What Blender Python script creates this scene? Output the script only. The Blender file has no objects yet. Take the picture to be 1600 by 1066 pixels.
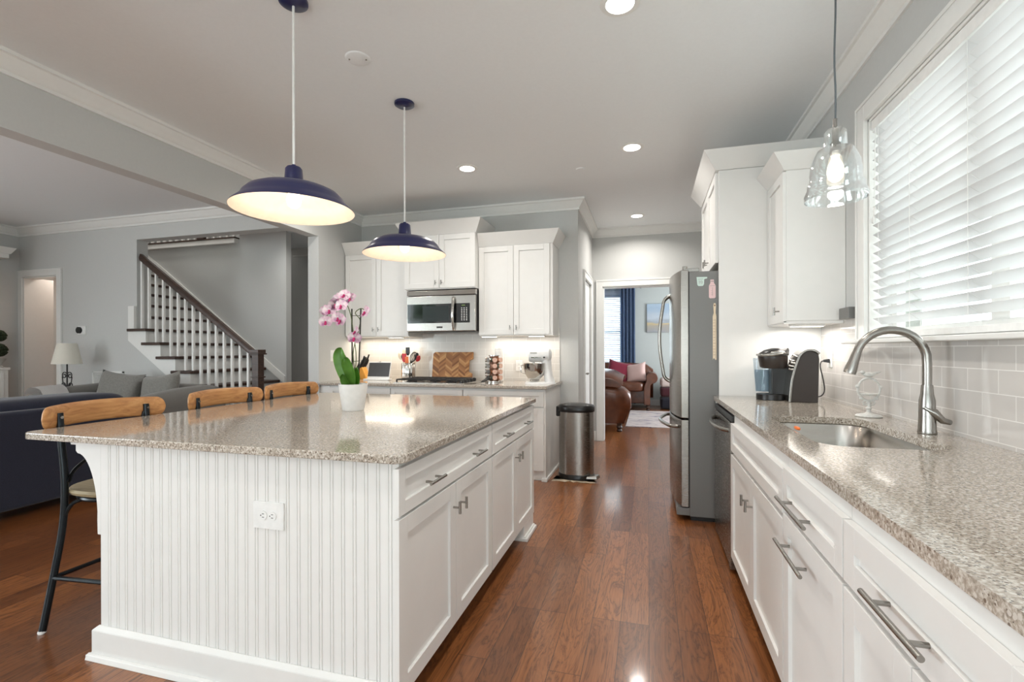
import bpy, bmesh, math, random
from mathutils import Vector, Matrix
random.seed(7)
PI = math.pi
SC = bpy.context.scene
COL = SC.collection

# ---------------------------------------------------------------- camera
F_PX = 758.0
TH = math.atan(213.0 / F_PX)          # yaw to the left of the room's long axis
ROLL = math.radians(0.15)
fw = Vector((-math.sin(TH), math.cos(TH), 0)); rt = Vector((math.cos(TH), math.sin(TH), 0)); up = Vector((0, 0, 1))
rt2 = rt * math.cos(ROLL) - up * math.sin(ROLL); up2 = up * math.cos(ROLL) + rt * math.sin(ROLL)
cam_d = bpy.data.cameras.new('camera'); cam = bpy.data.objects.new('camera', cam_d); COL.objects.link(cam)
mw = Matrix((rt2, up2, -fw)).transposed().to_4x4(); mw.translation = Vector((0, 0, 1.26)); cam.matrix_world = mw
cam_d.sensor_width = 36; cam_d.lens = F_PX / 1600 * 36; cam_d.shift_y = 14.06 / 1600
cam_d.clip_start = 0.02; cam_d.clip_end = 200
SC.camera = cam

# ---------------------------------------------------------------- world, view
SC.view_settings.view_transform = 'Standard'; SC.view_settings.look = 'None'
SC.view_settings.gamma = 1; SC.view_settings.use_curve_mapping = False
SC.view_settings.exposure = 0.30
W = bpy.data.worlds.new('sky'); SC.world = W; W.use_nodes = True
wn = W.node_tree.nodes; wn.clear()
wo = wn.new('ShaderNodeOutputWorld'); wb = wn.new('ShaderNodeBackground')
wb.inputs['Color'].default_value = (0.86, 0.93, 1.0, 1); wb.inputs['Strength'].default_value = 4.0
W.node_tree.links.new(wb.outputs[0], wo.inputs[0])

def area(name, loc, rot, sx, sy, watts, color=(1, 1, 1), shape='RECTANGLE', spread=180):
    l = bpy.data.lights.new(name, 'AREA'); l.shape = shape; l.size = sx; l.size_y = sy
    l.energy = watts; l.color = color; l.spread = math.radians(spread)
    o = bpy.data.objects.new(name, l); COL.objects.link(o); o.location = loc; o.rotation_euler = rot
    return o
def point(name, loc, watts, color, r=0.03):
    l = bpy.data.lights.new(name, 'POINT'); l.energy = watts; l.color = color; l.shadow_soft_size = r
    o = bpy.data.objects.new(name, l); COL.objects.link(o); o.location = loc
    return o
DAY = (0.90, 0.95, 1.0); SOFT = (1.0, 0.95, 0.89)
# daylight at the windows, plus fill lamps added out of sight
area('patio_fill', (-0.9, -3.45, 1.3), (PI/2 + 1.1, 0, 0), 3.2, 2.2, 94, DAY)  # added lamp at the unseen patio window, tilted up to brighten the ceiling
area('living_fill', (-8.05, -1.2, 1.5), (PI/2 + .35, 0, -PI/2), 3.0, 2.0, 170, DAY)  # added living room fill, set in a window opened to hold it
area('daylight_sink_window', (1.75, 2.2, 2.1), (0, PI/2 + 0.15, 0), 1.5, 2.2, 33, DAY)
area('den_fill', (3.3, 9.2, 1.5), (0, PI/2, 0), 1.6, 2.0, 150, DAY)  # fill lamp added in an unseen side opening to brighten the den
area('daylight_den_window', (-1.2, 11.75, 1.75), (PI/2, 0, PI), 1.6, 1.7, 30, DAY)
area('foyer_fill', (-4.3, 5.2, 2.9), (0, 0, 0), 0.8, 0.5, 7, SOFT, spread=140)  # added lamp without a fixture, lifts the dark foyer
area('stairwell_fill', (-6.6, 5.2, 4.15), (0, 0, 0), 1.2, 0.5, 15, SOFT)  # unseen lamp added above the stairs to brighten the stairwell walls
area('side_hall_fill', (-7.9, 4.98, 2.45), (0, 0, 0), 0.4, 0.3, 2.6, (1.0, .88, .78))  # added warm fill for the beige wall behind the door

# ---------------------------------------------------------------- materials
def lin(c):
    return tuple(((v / 255) / 12.92 if v / 255 <= 0.04045 else ((v / 255 + 0.055) / 1.055) ** 2.4) for v in c) + (1,)
class NT:
    def __init__(s, name):
        s.m = bpy.data.materials.new(name); s.m.use_nodes = True
        s.n = s.m.node_tree.nodes; s.l = s.m.node_tree.links; s.n.clear()
        s.out = s.n.new('ShaderNodeOutputMaterial')
    def new(s, t, **kw):
        nd = s.n.new(t)
        for k, v in kw.items():
            if k in nd.inputs: nd.inputs[k].default_value = v
            else: setattr(nd, k, v)
        return nd
    def link(s, a, b): s.l.new(a, b)
    def bsdf(s, **kw):
        b = s.new('ShaderNodeBsdfPrincipled')
        for k, v in kw.items(): b.inputs[k].default_value = v
        s.link(b.outputs[0], s.out.inputs[0]); s.b = b
        return b
    def coord(s, scale=(1, 1, 1), rot=(0, 0, 0), loc=(0, 0, 0)):
        tc = s.new('ShaderNodeTexCoord'); mp = s.new('ShaderNodeMapping')
        mp.inputs['Scale'].default_value = scale; mp.inputs['Rotation'].default_value = rot; mp.inputs['Location'].default_value = loc
        s.link(tc.outputs['Object'], mp.inputs['Vector']); return mp.outputs[0]
    def noise(s, vec, scale, detail=3, rough=0.5, dist=0.0):
        nd = s.new('ShaderNodeTexNoise'); nd.inputs['Scale'].default_value = scale; nd.inputs['Detail'].default_value = detail
        nd.inputs['Roughness'].default_value = rough; nd.inputs['Distortion'].default_value = dist
        s.link(vec, nd.inputs['Vector']); return nd
    def ramp(s, fac, stops, interp='LINEAR'):
        r = s.new('ShaderNodeValToRGB'); r.color_ramp.interpolation = interp
        e = r.color_ramp.elements
        while len(e) < len(stops): e.new(0.5)
        for el, (p, c) in zip(e, stops): el.position = p; el.color = c
        s.link(fac, r.inputs[0]); return r.outputs[0]
    def math(s, op, a, b=None, c=None):
        nd = s.new('ShaderNodeMath'); nd.operation = op
        for i, v in enumerate((a, b, c)):
            if v is None: continue
            if isinstance(v, (int, float)): nd.inputs[i].default_value = v
            else: s.link(v, nd.inputs[i])
        return nd.outputs[0]
    def mix(s, fac, a, b, mode='MIX'):
        nd = s.new('ShaderNodeMix'); nd.data_type = 'RGBA'; nd.blend_type = mode
        for v, i in ((fac, 0), (a, 6), (b, 7)):
            if isinstance(v, (int, float)): nd.inputs[i].default_value = v
            elif isinstance(v, tuple): nd.inputs[i].default_value = v
            else: s.link(v, nd.inputs[i])
        return nd.outputs[2]
    def bump(s, h, strength=0.1, dist=0.01):
        b = s.new('ShaderNodeBump'); b.inputs['Strength'].default_value = strength; b.inputs['Distance'].default_value = dist
        s.link(h, b.inputs['Height']); s.link(b.outputs[0], s.b.inputs['Normal'])

def simple(name, rgb, rough=0.5, metal=0.0, var=0.04, nscale=30, bump=0.0, coat=0.0, **kw):
    t = NT(name); b = t.bsdf(Roughness=rough, Metallic=metal, **kw)
    if coat: b.inputs['Coat Weight'].default_value = coat; b.inputs['Coat Roughness'].default_value = 0.08
    v = t.coord(); n = t.noise(v, nscale, 3)
    c = lin(rgb); lo = tuple(x * (1 - var) for x in c[:3]) + (1,); hi = tuple(min(1, x * (1 + var)) for x in c[:3]) + (1,)
    t.link(t.ramp(n.outputs[0], [(0.3, lo), (0.7, hi)]), b.inputs['Base Color'])
    if bump: t.bump(n.outputs[0], bump, 0.003)
    return t.m
def emit(name, rgb, strength):
    t = NT(name); e = t.new('ShaderNodeEmission'); e.inputs[0].default_value = lin(rgb); e.inputs[1].default_value = strength
    t.link(e.outputs[0], t.out.inputs[0]); return t.m
def steel(name, rgb, rough=0.3, stretch=(1, 60, 60), metal=1.0):
    t = NT(name); b = t.bsdf(Metallic=metal, Roughness=rough)
    n = t.noise(t.coord(stretch), 12, 2)
    c = lin(rgb)
    t.link(t.ramp(n.outputs[0], [(0.3, tuple(x * .96 for x in c[:3]) + (1,)), (0.7, c)]), b.inputs['Base Color'])
    mr = t.new('ShaderNodeMapRange'); t.link(n.outputs[0], mr.inputs[0]); mr.inputs[3].default_value = rough - .015; mr.inputs[4].default_value = rough + .015
    t.link(mr.outputs[0], b.inputs['Roughness']); return t.m
def wood(name, stops, rough=0.45, axis=1, scale=1.0, coat=0.0):
    t = NT(name); b = t.bsdf(Roughness=rough)
    s = [22, 22, 22]; s[axis] = 2.2
    n = t.noise(t.coord(tuple(x * scale for x in s)), 1.6, 6, 0.62, 1.2)
    t.link(t.ramp(n.outputs[0], stops), b.inputs['Base Color']); t.bump(n.outputs[0], 0.08, 0.002)
    if coat: b.inputs['Coat Weight'].default_value = coat
    return t.m
def fabric(name, rgb, var=0.15, nscale=220, rough=0.95, sheen=0.2):
    m = simple(name, rgb, rough, 0, var, nscale, 0.25); m.node_tree.nodes['Principled BSDF'].inputs['Sheen Weight'].default_value = sheen
    return m

MAT = {}
MAT['wall'] = simple('wall_paint_grey', (203, 204, 202), 0.75, var=0.012, nscale=60, bump=0.02)
MAT['ceiling'] = simple('ceiling_paint', (240, 243, 244), 0.85, var=0.01, nscale=60, bump=0.02)
MAT['trim'] = simple('trim_white', (236, 236, 233), 0.4, var=0.01)
MAT['cab'] = simple('cabinet_white', (233, 232, 229), 0.35, var=0.01, nscale=12)
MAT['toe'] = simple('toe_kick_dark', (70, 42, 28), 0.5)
MAT['beige'] = simple('hall_beige', (206, 184, 166), 0.8, var=0.01)
MAT['denwall'] = simple('den_wall_paint', (205, 211, 208), 0.8, var=0.01)
MAT['steel'] = steel('brushed_steel', (158, 153, 147), 0.27, (2, 2, 90))
MAT['steelh'] = steel('brushed_steel_fine', (200, 197, 192), 0.24, (60, 60, 3))
MAT['nickel'] = simple('brushed_nickel', (158, 155, 150), 0.26, 1.0)
MAT['chrome'] = simple('polished_steel', (210, 208, 204), 0.1, 1.0)
MAT['fridge_side'] = simple('fridge_side_grey', (122, 121, 119), 0.42, 0.35, nscale=200)
MAT['black'] = simple('black_plastic', (22, 21, 21), 0.3)
MAT['blackiron'] = simple('cast_iron_black', (30, 29, 29), 0.55, nscale=120, bump=0.1)
MAT['blackglass'] = simple('black_glass', (10, 12, 12), 0.04, coat=0.6)
MAT['stoolmetal'] = simple('dark_blued_metal', (40, 44, 47), 0.32, 0.75)
MAT['navyenamel'] = simple('navy_enamel', (28, 33, 78), 0.3, coat=0.3)
MAT['shadein'] = simple('shade_inside_white', (246, 226, 206), 0.5)
MAT['whiteplastic'] = simple('white_plastic', (238, 238, 236), 0.3)
MAT['whitecord'] = simple('white_cord', (235, 235, 232), 0.5)
MAT['greycord'] = simple('grey_cord', (96, 102, 106), 0.5)
MAT['ceramic'] = simple('white_ceramic', (236, 236, 234), 0.28)
MAT['darkslot'] = simple('dark_slot', (40, 38, 36), 0.6)
MAT['espresso'] = wood('espresso_wood', [(0.3, lin((44, 30, 24))), (0.7, lin((78, 56, 45)))], 0.4, 0)
MAT['acacia'] = wood('acacia_wood', [(0.25, lin((150, 98, 58))), (0.5, lin((190, 136, 84))), (0.75, lin((214, 164, 108)))], 0.42, 1)
MAT['seatwood'] = wood('seat_wood', [(0.3, lin((150, 134, 104))), (0.7, lin((190, 174, 140)))], 0.5, 0)
MAT['palewood'] = wood('pale_wood', [(0.3, lin((222, 202, 172))), (0.7, lin((238, 222, 196)))], 0.5, 2)
MAT['orangewood'] = wood('orange_wood', [(0.3, lin((206, 140, 50))), (0.7, lin((228, 168, 76)))], 0.4, 2)
MAT['carouselwood'] = wood('carousel_wood', [(0.3, lin((110, 66, 42))), (0.7, lin((140, 90, 60)))], 0.45, 2)
MAT['navy'] = fabric('navy_fabric', (30, 33, 50), 0.25)
MAT['grey'] = fabric('grey_fabric', (112, 110, 106), 0.12)
MAT['greyp'] = fabric('grey_velvet', (122, 120, 115), 0.12, 60)
MAT['whitefab'] = fabric('white_fabric', (232, 230, 228), 0.05)
MAT['lampshade'] = fabric('lampshade_linen', (222, 218, 206), 0.05)
MAT['leather'] = simple('brown_leather', (98, 54, 32), 0.3, var=0.3, nscale=9, bump=0.1, coat=0.2)
MAT['burgundy'] = fabric('burgundy_fabric', (136, 42, 62), 0.1)
MAT['pinkfab'] = fabric('pale_pink_fabric', (226, 190, 182), 0.06)
MAT['blanket'] = fabric('beige_blanket', (206, 190, 182), 0.06, 90)
MAT['darkblanket'] = fabric('dark_blanket', (24, 22, 34), 0.2, 90)
MAT['winecloth'] = fabric('wine_blanket', (66, 22, 30), 0.2, 90)
MAT['curtain'] = fabric('blue_curtain', (124, 146, 178), 0.12, 30)
MAT['leaf'] = simple('leaf_green', (104, 154, 62), 0.32, var=0.25, nscale=14)
MAT['stem'] = simple('stem_green', (92, 104, 60), 0.5)
MAT['stake'] = simple('dark_stake', (44, 42, 34), 0.6)
MAT['topiary'] = simple('topiary_green', (40, 54, 32), 0.8, var=0.4, nscale=60, bump=0.4)
MAT['stonepot'] = simple('stone_pot', (176, 176, 170), 0.8)
MAT['red'] = simple('red_silicone', (196, 34, 40), 0.4)
MAT['orange'] = simple('orange_silicone', (236, 116, 40), 0.4)
MAT['cream'] = simple('cream_nylon', (226, 210, 186), 0.5)
MAT['slate'] = simple('slate_screen', (70, 70, 72), 0.35)
MAT['paper'] = simple('cream_paper', (236, 222, 200), 0.8)
MAT['mint'] = simple('mint_enamel', (206, 226, 218), 0.45)
MAT['pinkmag'] = simple('pink_magnet', (232, 200, 200), 0.45)
MAT['ink'] = simple('grey_ink', (120, 110, 106), 0.7)
MAT['bulb'] = emit('lit_bulb', (255, 236, 208), 3.2)
MAT['canlight'] = emit('lit_downlight', (255, 248, 236), 9)
MAT['ledbar'] = emit('lit_led_bar', (255, 240, 215), 6)
MAT['brownplastic'] = simple('dark_brown_plastic', (52, 44, 40), 0.32)
MAT['antique'] = simple('antique_white_iron', (206, 206, 202), 0.6, var=0.12, nscale=80, bump=0.2)
MAT['spice1'] = simple('spice_green', (92, 110, 96), 0.4, var=0.4, nscale=80)
MAT['spice2'] = simple('spice_brown', (150, 98, 66), 0.4, var=0.4, nscale=80)
MAT['spice3'] = simple('spice_pink', (214, 176, 158), 0.4, var=0.2, nscale=80)
MAT['treegreen'] = simple('tree_leaves', (60, 110, 50), 0.7, var=0.5, nscale=6)
MAT['bark'] = simple('tree_bark', (92, 74, 58), 0.9)
MAT['siding'] = simple('neighbour_siding', (190, 186, 180), 0.8)
MAT['brick'] = simple('neighbour_brick', (170, 140, 126), 0.9, var=0.2)
MAT['lawn'] = simple('outside_ground', (110, 126, 90), 0.95)

def m_floor():
    t = NT('hickory_floor'); b = t.bsdf(Roughness=0.3)
    tc = t.new('ShaderNodeTexCoord'); sp = t.new('ShaderNodeSeparateXYZ'); t.link(tc.outputs['Object'], sp.inputs[0])
    cb = t.new('ShaderNodeCombineXYZ'); t.link(sp.outputs[1], cb.inputs[0]); t.link(sp.outputs[0], cb.inputs[1])
    br = t.new('ShaderNodeTexBrick'); br.offset = 0.37; br.offset_frequency = 3; br.squash = 1
    for k, v in (('Scale', 1.0), ('Brick Width', 1.15), ('Row Height', 0.127), ('Mortar Size', 0.0012), ('Mortar Smooth', 0.2), ('Bias', 0.0),
                 ('Color1', (0, 0, 0, 1)), ('Color2', (1, 1, 1, 1)), ('Mortar', (0.5, 0.5, 0.5, 1))): br.inputs[k].default_value = v
    t.link(cb.outputs[0], br.inputs['Vector'])
    # every plank gets its own piece of grain
    off = t.new('ShaderNodeVectorMath'); off.operation = 'MULTIPLY_ADD'
    t.link(br.outputs['Color'], off.inputs[0]); off.inputs[1].default_value = (7.0, 3.0, 5.0)
    mp = t.new('ShaderNodeMapping'); mp.inputs['Scale'].default_value = (9, 1.3, 1); t.link(tc.outputs['Object'], mp.inputs[0]); t.link(mp.outputs[0], off.inputs[2])
    n1 = t.noise(off.outputs[0], 1.1, 5, 0.6, 1.6)
    wv = t.math('FRACT', t.math('MULTIPLY', n1.outputs[0], 9.0))
    rings = t.math('ABSOLUTE', t.math('SUBTRACT', wv, 0.5))
    mp2 = t.new('ShaderNodeMapping'); mp2.inputs['Scale'].default_value = (110, 4, 1); t.link(tc.outputs['Object'], mp2.inputs[0])
    fine = t.noise(mp2.outputs[0], 1.0, 3)
    base = t.ramp(br.outputs['Color'], [(0.0, lin((118, 71, 38))), (0.5, lin((137, 84, 46))), (1.0, lin((158, 100, 56)))])
    g = t.ramp(rings, [(0.0, (0.50, 0.45, 0.42, 1)), (0.14, (0.88, 0.87, 0.86, 1)), (0.5, (1.10, 1.10, 1.10, 1))])
    c1 = t.mix(1.0, base, g, 'MULTIPLY')
    g2 = t.ramp(fine.outputs[0], [(0.3, (0.78, 0.76, 0.74, 1)), (0.65, (1.08, 1.08, 1.08, 1))])
    c2 = t.mix(1.0, c1, g2, 'MULTIPLY')
    c3 = t.mix(br.outputs['Fac'], c2, lin((46, 24, 14)))
    t.link(c3, b.inputs['Base Color'])
    hgt = t.math('SUBTRACT', t.math('MULTIPLY', fine.outputs[0], 0.05), t.math('MULTIPLY', br.outputs['Fac'], 0.6))
    big = t.noise(t.coord((3, .6, 1)), 2.0, 2)
    h2 = t.math('ADD', hgt, t.math('MULTIPLY', big.outputs[0], 1.2))
    t.bump(h2, 0.10, 0.004)
    b.inputs['Coat Weight'].default_value = 0.4; b.inputs['Coat Roughness'].default_value = 0.1
    return t.m
MAT['floor'] = m_floor()

def m_quartz(name, base, dark, light, mid, mid2):
    t = NT(name); b = t.bsdf(Roughness=0.1); b.inputs['Coat Weight'].default_value = 0.3; b.inputs['Coat Roughness'].default_value = 0.05
    v = t.coord()
    n0 = t.noise(v, 130, 3, 0.6, 0.3)
    c = t.ramp(n0.outputs[0], [(0.36, mid), (0.5, base), (0.66, light)])
    for sc, d, th, col in ((125, 1, 0.34, mid2), (85, 2, 0.36, light), (210, 3, 0.36, dark), (95, 5, 0.30, mid2)):
        vo = t.new('ShaderNodeTexVoronoi'); vo.inputs['Scale'].default_value = sc
        vv = t.coord(loc=(d * 3.1, d * 1.7, d)); t.link(vv, vo.inputs['Vector'])
        sel = t.math('LESS_THAN', vo.outputs['Distance'], th)
        sp = t.new('ShaderNodeSeparateColor'); t.link(vo.outputs['Color'], sp.inputs[0])
        pick = t.math('MULTIPLY', sel, t.math('LESS_THAN', sp.outputs[0], 0.22))
        c = t.mix(t.math('MULTIPLY', pick, 0.9), c, col)
    t.link(c, b.inputs['Base Color']); return t.m
MAT['quartz'] = m_quartz('speckled_quartz', lin((183, 172, 158)), lin((62, 54, 49)), lin((218, 212, 203)), lin((150, 140, 128)), lin((112, 97, 85)))

def m_tile(name, axis, col=(232, 230, 226), grout=(246, 245, 242), rough=0.1):
    t = NT(name); b = t.bsdf(Roughness=rough); b.inputs['Coat Weight'].default_value = 0.4
    tc = t.new('ShaderNodeTexCoord'); sp = t.new('ShaderNodeSeparateXYZ'); t.link(tc.outputs['Object'], sp.inputs[0])
    cb = t.new('ShaderNodeCombineXYZ'); t.link(sp.outputs[axis], cb.inputs[0]); t.link(sp.outputs[2], cb.inputs[1])
    br = t.new('ShaderNodeTexBrick'); br.offset = 0.5
    c = lin(col); c2 = tuple(x * 0.95 for x in c[:3]) + (1,)
    for k, v in (('Scale', 1.0), ('Brick Width', 0.163), ('Row Height', 0.0815), ('Mortar Size', 0.0016), ('Mortar Smooth', 0.1),
                 ('Color1', c), ('Color2', c2), ('Mortar', lin(grout))): br.inputs[k].default_value = v
    mp = t.new('ShaderNodeMapping'); mp.inputs['Location'].default_value = (0.03, -0.93 % 0.0815 * -1 + 0.0815, 0)
    t.link(cb.outputs[0], mp.inputs[0]); t.link(mp.outputs[0], br.inputs['Vector'])
    t.link(br.outputs['Color'], b.inputs['Base Color'])
    nz = t.noise(t.coord(), 7, 2)
    h = t.math('SUBTRACT', t.math('MULTIPLY', nz.outputs[0], 0.35), t.math('MULTIPLY', br.outputs['Fac'], 0.6))
    t.bump(h, 0.25, 0.004); return t.m
MAT['tile_right'] = m_tile('subway_tile_window_wall', 1, (206, 202, 198), (238, 236, 232))
MAT['tile_back'] = m_tile('subway_tile_cooktop_wall', 0, (222, 219, 214), (244, 242, 239))

def m_board():
    t = NT('chevron_board'); b = t.bsdf(Roughness=0.45)
    tc = t.new('ShaderNodeTexCoord'); sp = t.new('ShaderNodeSeparateXYZ'); t.link(tc.outputs['Object'], sp.inputs[0])
    w = 0.083
    col = t.math('FLOOR', t.math('DIVIDE', sp.outputs[0], w))
    pp = t.math('PINGPONG', sp.outputs[0], w)
    st = t.math('FLOOR', t.math('DIVIDE', t.math('ADD', sp.outputs[2], t.math('MULTIPLY', pp, 0.75)), 0.026))
    cb = t.new('ShaderNodeCombineXYZ'); t.link(col, cb.inputs[0]); t.link(st, cb.inputs[1])
    wnz = t.new('ShaderNodeTexWhiteNoise'); wnz.noise_dimensions = '2D'; t.link(cb.outputs[0], wnz.inputs['Vector'])
    c = t.ramp(wnz.outputs['Value'], [(0, lin((128, 80, 40))), (0.5, lin((172, 116, 66))), (1, lin((206, 158, 102)))])
    t.link(c, b.inputs['Base Color']); return t.m
MAT['board'] = m_board()

def m_rug():
    t = NT('faded_rug'); b = t.bsdf(Roughness=0.95)
    n = t.noise(t.coord((1, 2.2, 1)), 3.5, 6, 0.7, 1.0)
    c = t.ramp(n.outputs[0], [(0.32, lin((116, 112, 128))), (0.45, lin((186, 172, 170))), (0.58, lin((206, 196, 190))), (0.72, lin((168, 132, 130)))])
    t.link(c, b.inputs['Base Color']); return t.m
MAT['rug'] = m_rug()
def m_painting():
    t = NT('landscape_painting'); b = t.bsdf(Roughness=0.6)
    tc = t.new('ShaderNodeTexCoord'); sp = t.new('ShaderNodeSeparateXYZ'); t.link(tc.outputs['Object'], sp.inputs[0])
    n = t.noise(t.coord((1.2, 1, 4)), 3, 5, 0.6, 0.6)
    z = t.math('ADD', sp.outputs[2], t.math('MULTIPLY', t.math('SUBTRACT', n.outputs[0], 0.5), 0.22))
    c = t.ramp(t.math('DIVIDE', z, 0.65), [(0.0, lin((168, 170, 176))), (0.22, lin((186, 178, 164))), (0.3, lin((216, 196, 150))), (0.36, lin((172, 180, 188))), (0.5, lin((206, 216, 226))), (0.8, lin((176, 198, 218))), (1.0, lin((186, 206, 224)))])
    t.link(c, b.inputs['Base Color']); return t.m
MAT['painting'] = m_painting()
def m_thin(name, rgb, tint, transp):
    t = NT(name)
    lw = t.new('ShaderNodeLayerWeight'); lw.inputs[0].default_value = 0.42
    tr = t.new('ShaderNodeBsdfTransparent'); tr.inputs[0].default_value = lin(tint)
    gl = t.new('ShaderNodeBsdfGlossy'); gl.inputs['Roughness'].default_value = 0.03; gl.inputs[0].default_value = lin(rgb)
    mx = t.new('ShaderNodeMixShader')
    f = t.math('ADD', t.math('MULTIPLY', lw.outputs['Facing'], 1 - transp), 0.06)
    t.link(f, mx.inputs[0]); t.link(tr.outputs[0], mx.inputs[1]); t.link(gl.outputs[0], mx.inputs[2]); t.link(mx.outputs[0], t.out.inputs[0])
    return t.m
MAT['glass'] = m_thin('clear_glass', (255, 255, 255), (250, 252, 252), 0.08)
MAT['pane'] = m_thin('window_glass', (255, 255, 255), (246, 250, 248), 0.7)
MAT['tank'] = m_thin('smoky_water_tank', (220, 230, 240), (232, 238, 242), 0.6)
def m_translucent(name, rgb, amount, transp=0.0):
    t = NT(name); d = t.new('ShaderNodeBsdfDiffuse'); d.inputs[0].default_value = lin(rgb)
    tl = t.new('ShaderNodeBsdfTranslucent'); tl.inputs[0].default_value = lin(rgb)
    mx = t.new('ShaderNodeMixShader'); mx.inputs[0].default_value = amount
    t.link(d.outputs[0], mx.inputs[1]); t.link(tl.outputs[0], mx.inputs[2]); o = mx.outputs[0]
    if transp:
        tr = t.new('ShaderNodeBsdfTransparent'); m2 = t.new('ShaderNodeMixShader'); m2.inputs[0].default_value = transp
        t.link(o, m2.inputs[1]); t.link(tr.outputs[0], m2.inputs[2]); o = m2.outputs[0]
    t.link(o, t.out.inputs[0]); return t.m
MAT['slat'] = m_translucent('blind_slat', (240, 240, 240), 0.42)
MAT['sheer'] = m_translucent('sheer_blue', (120, 150, 190), 0.5, 0.6)
MAT['petal'] = None
def m_petal():
    t = NT('orchid_petal'); b = t.bsdf(Roughness=0.5)
    n = t.noise(t.coord(), 26, 2)
    t.link(t.ramp(n.outputs[0], [(0.40, lin((252, 246, 249))), (0.55, lin((242, 214, 232))), (0.68, lin((208, 122, 190)))]), b.inputs['Base Color'])
    b.inputs['Subsurface Weight'].default_value = 0.0; return t.m
MAT['petal'] = m_petal()
MAT['lip'] = simple('orchid_lip', (186, 24, 104), 0.45, var=0.3, nscale=60)
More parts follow.
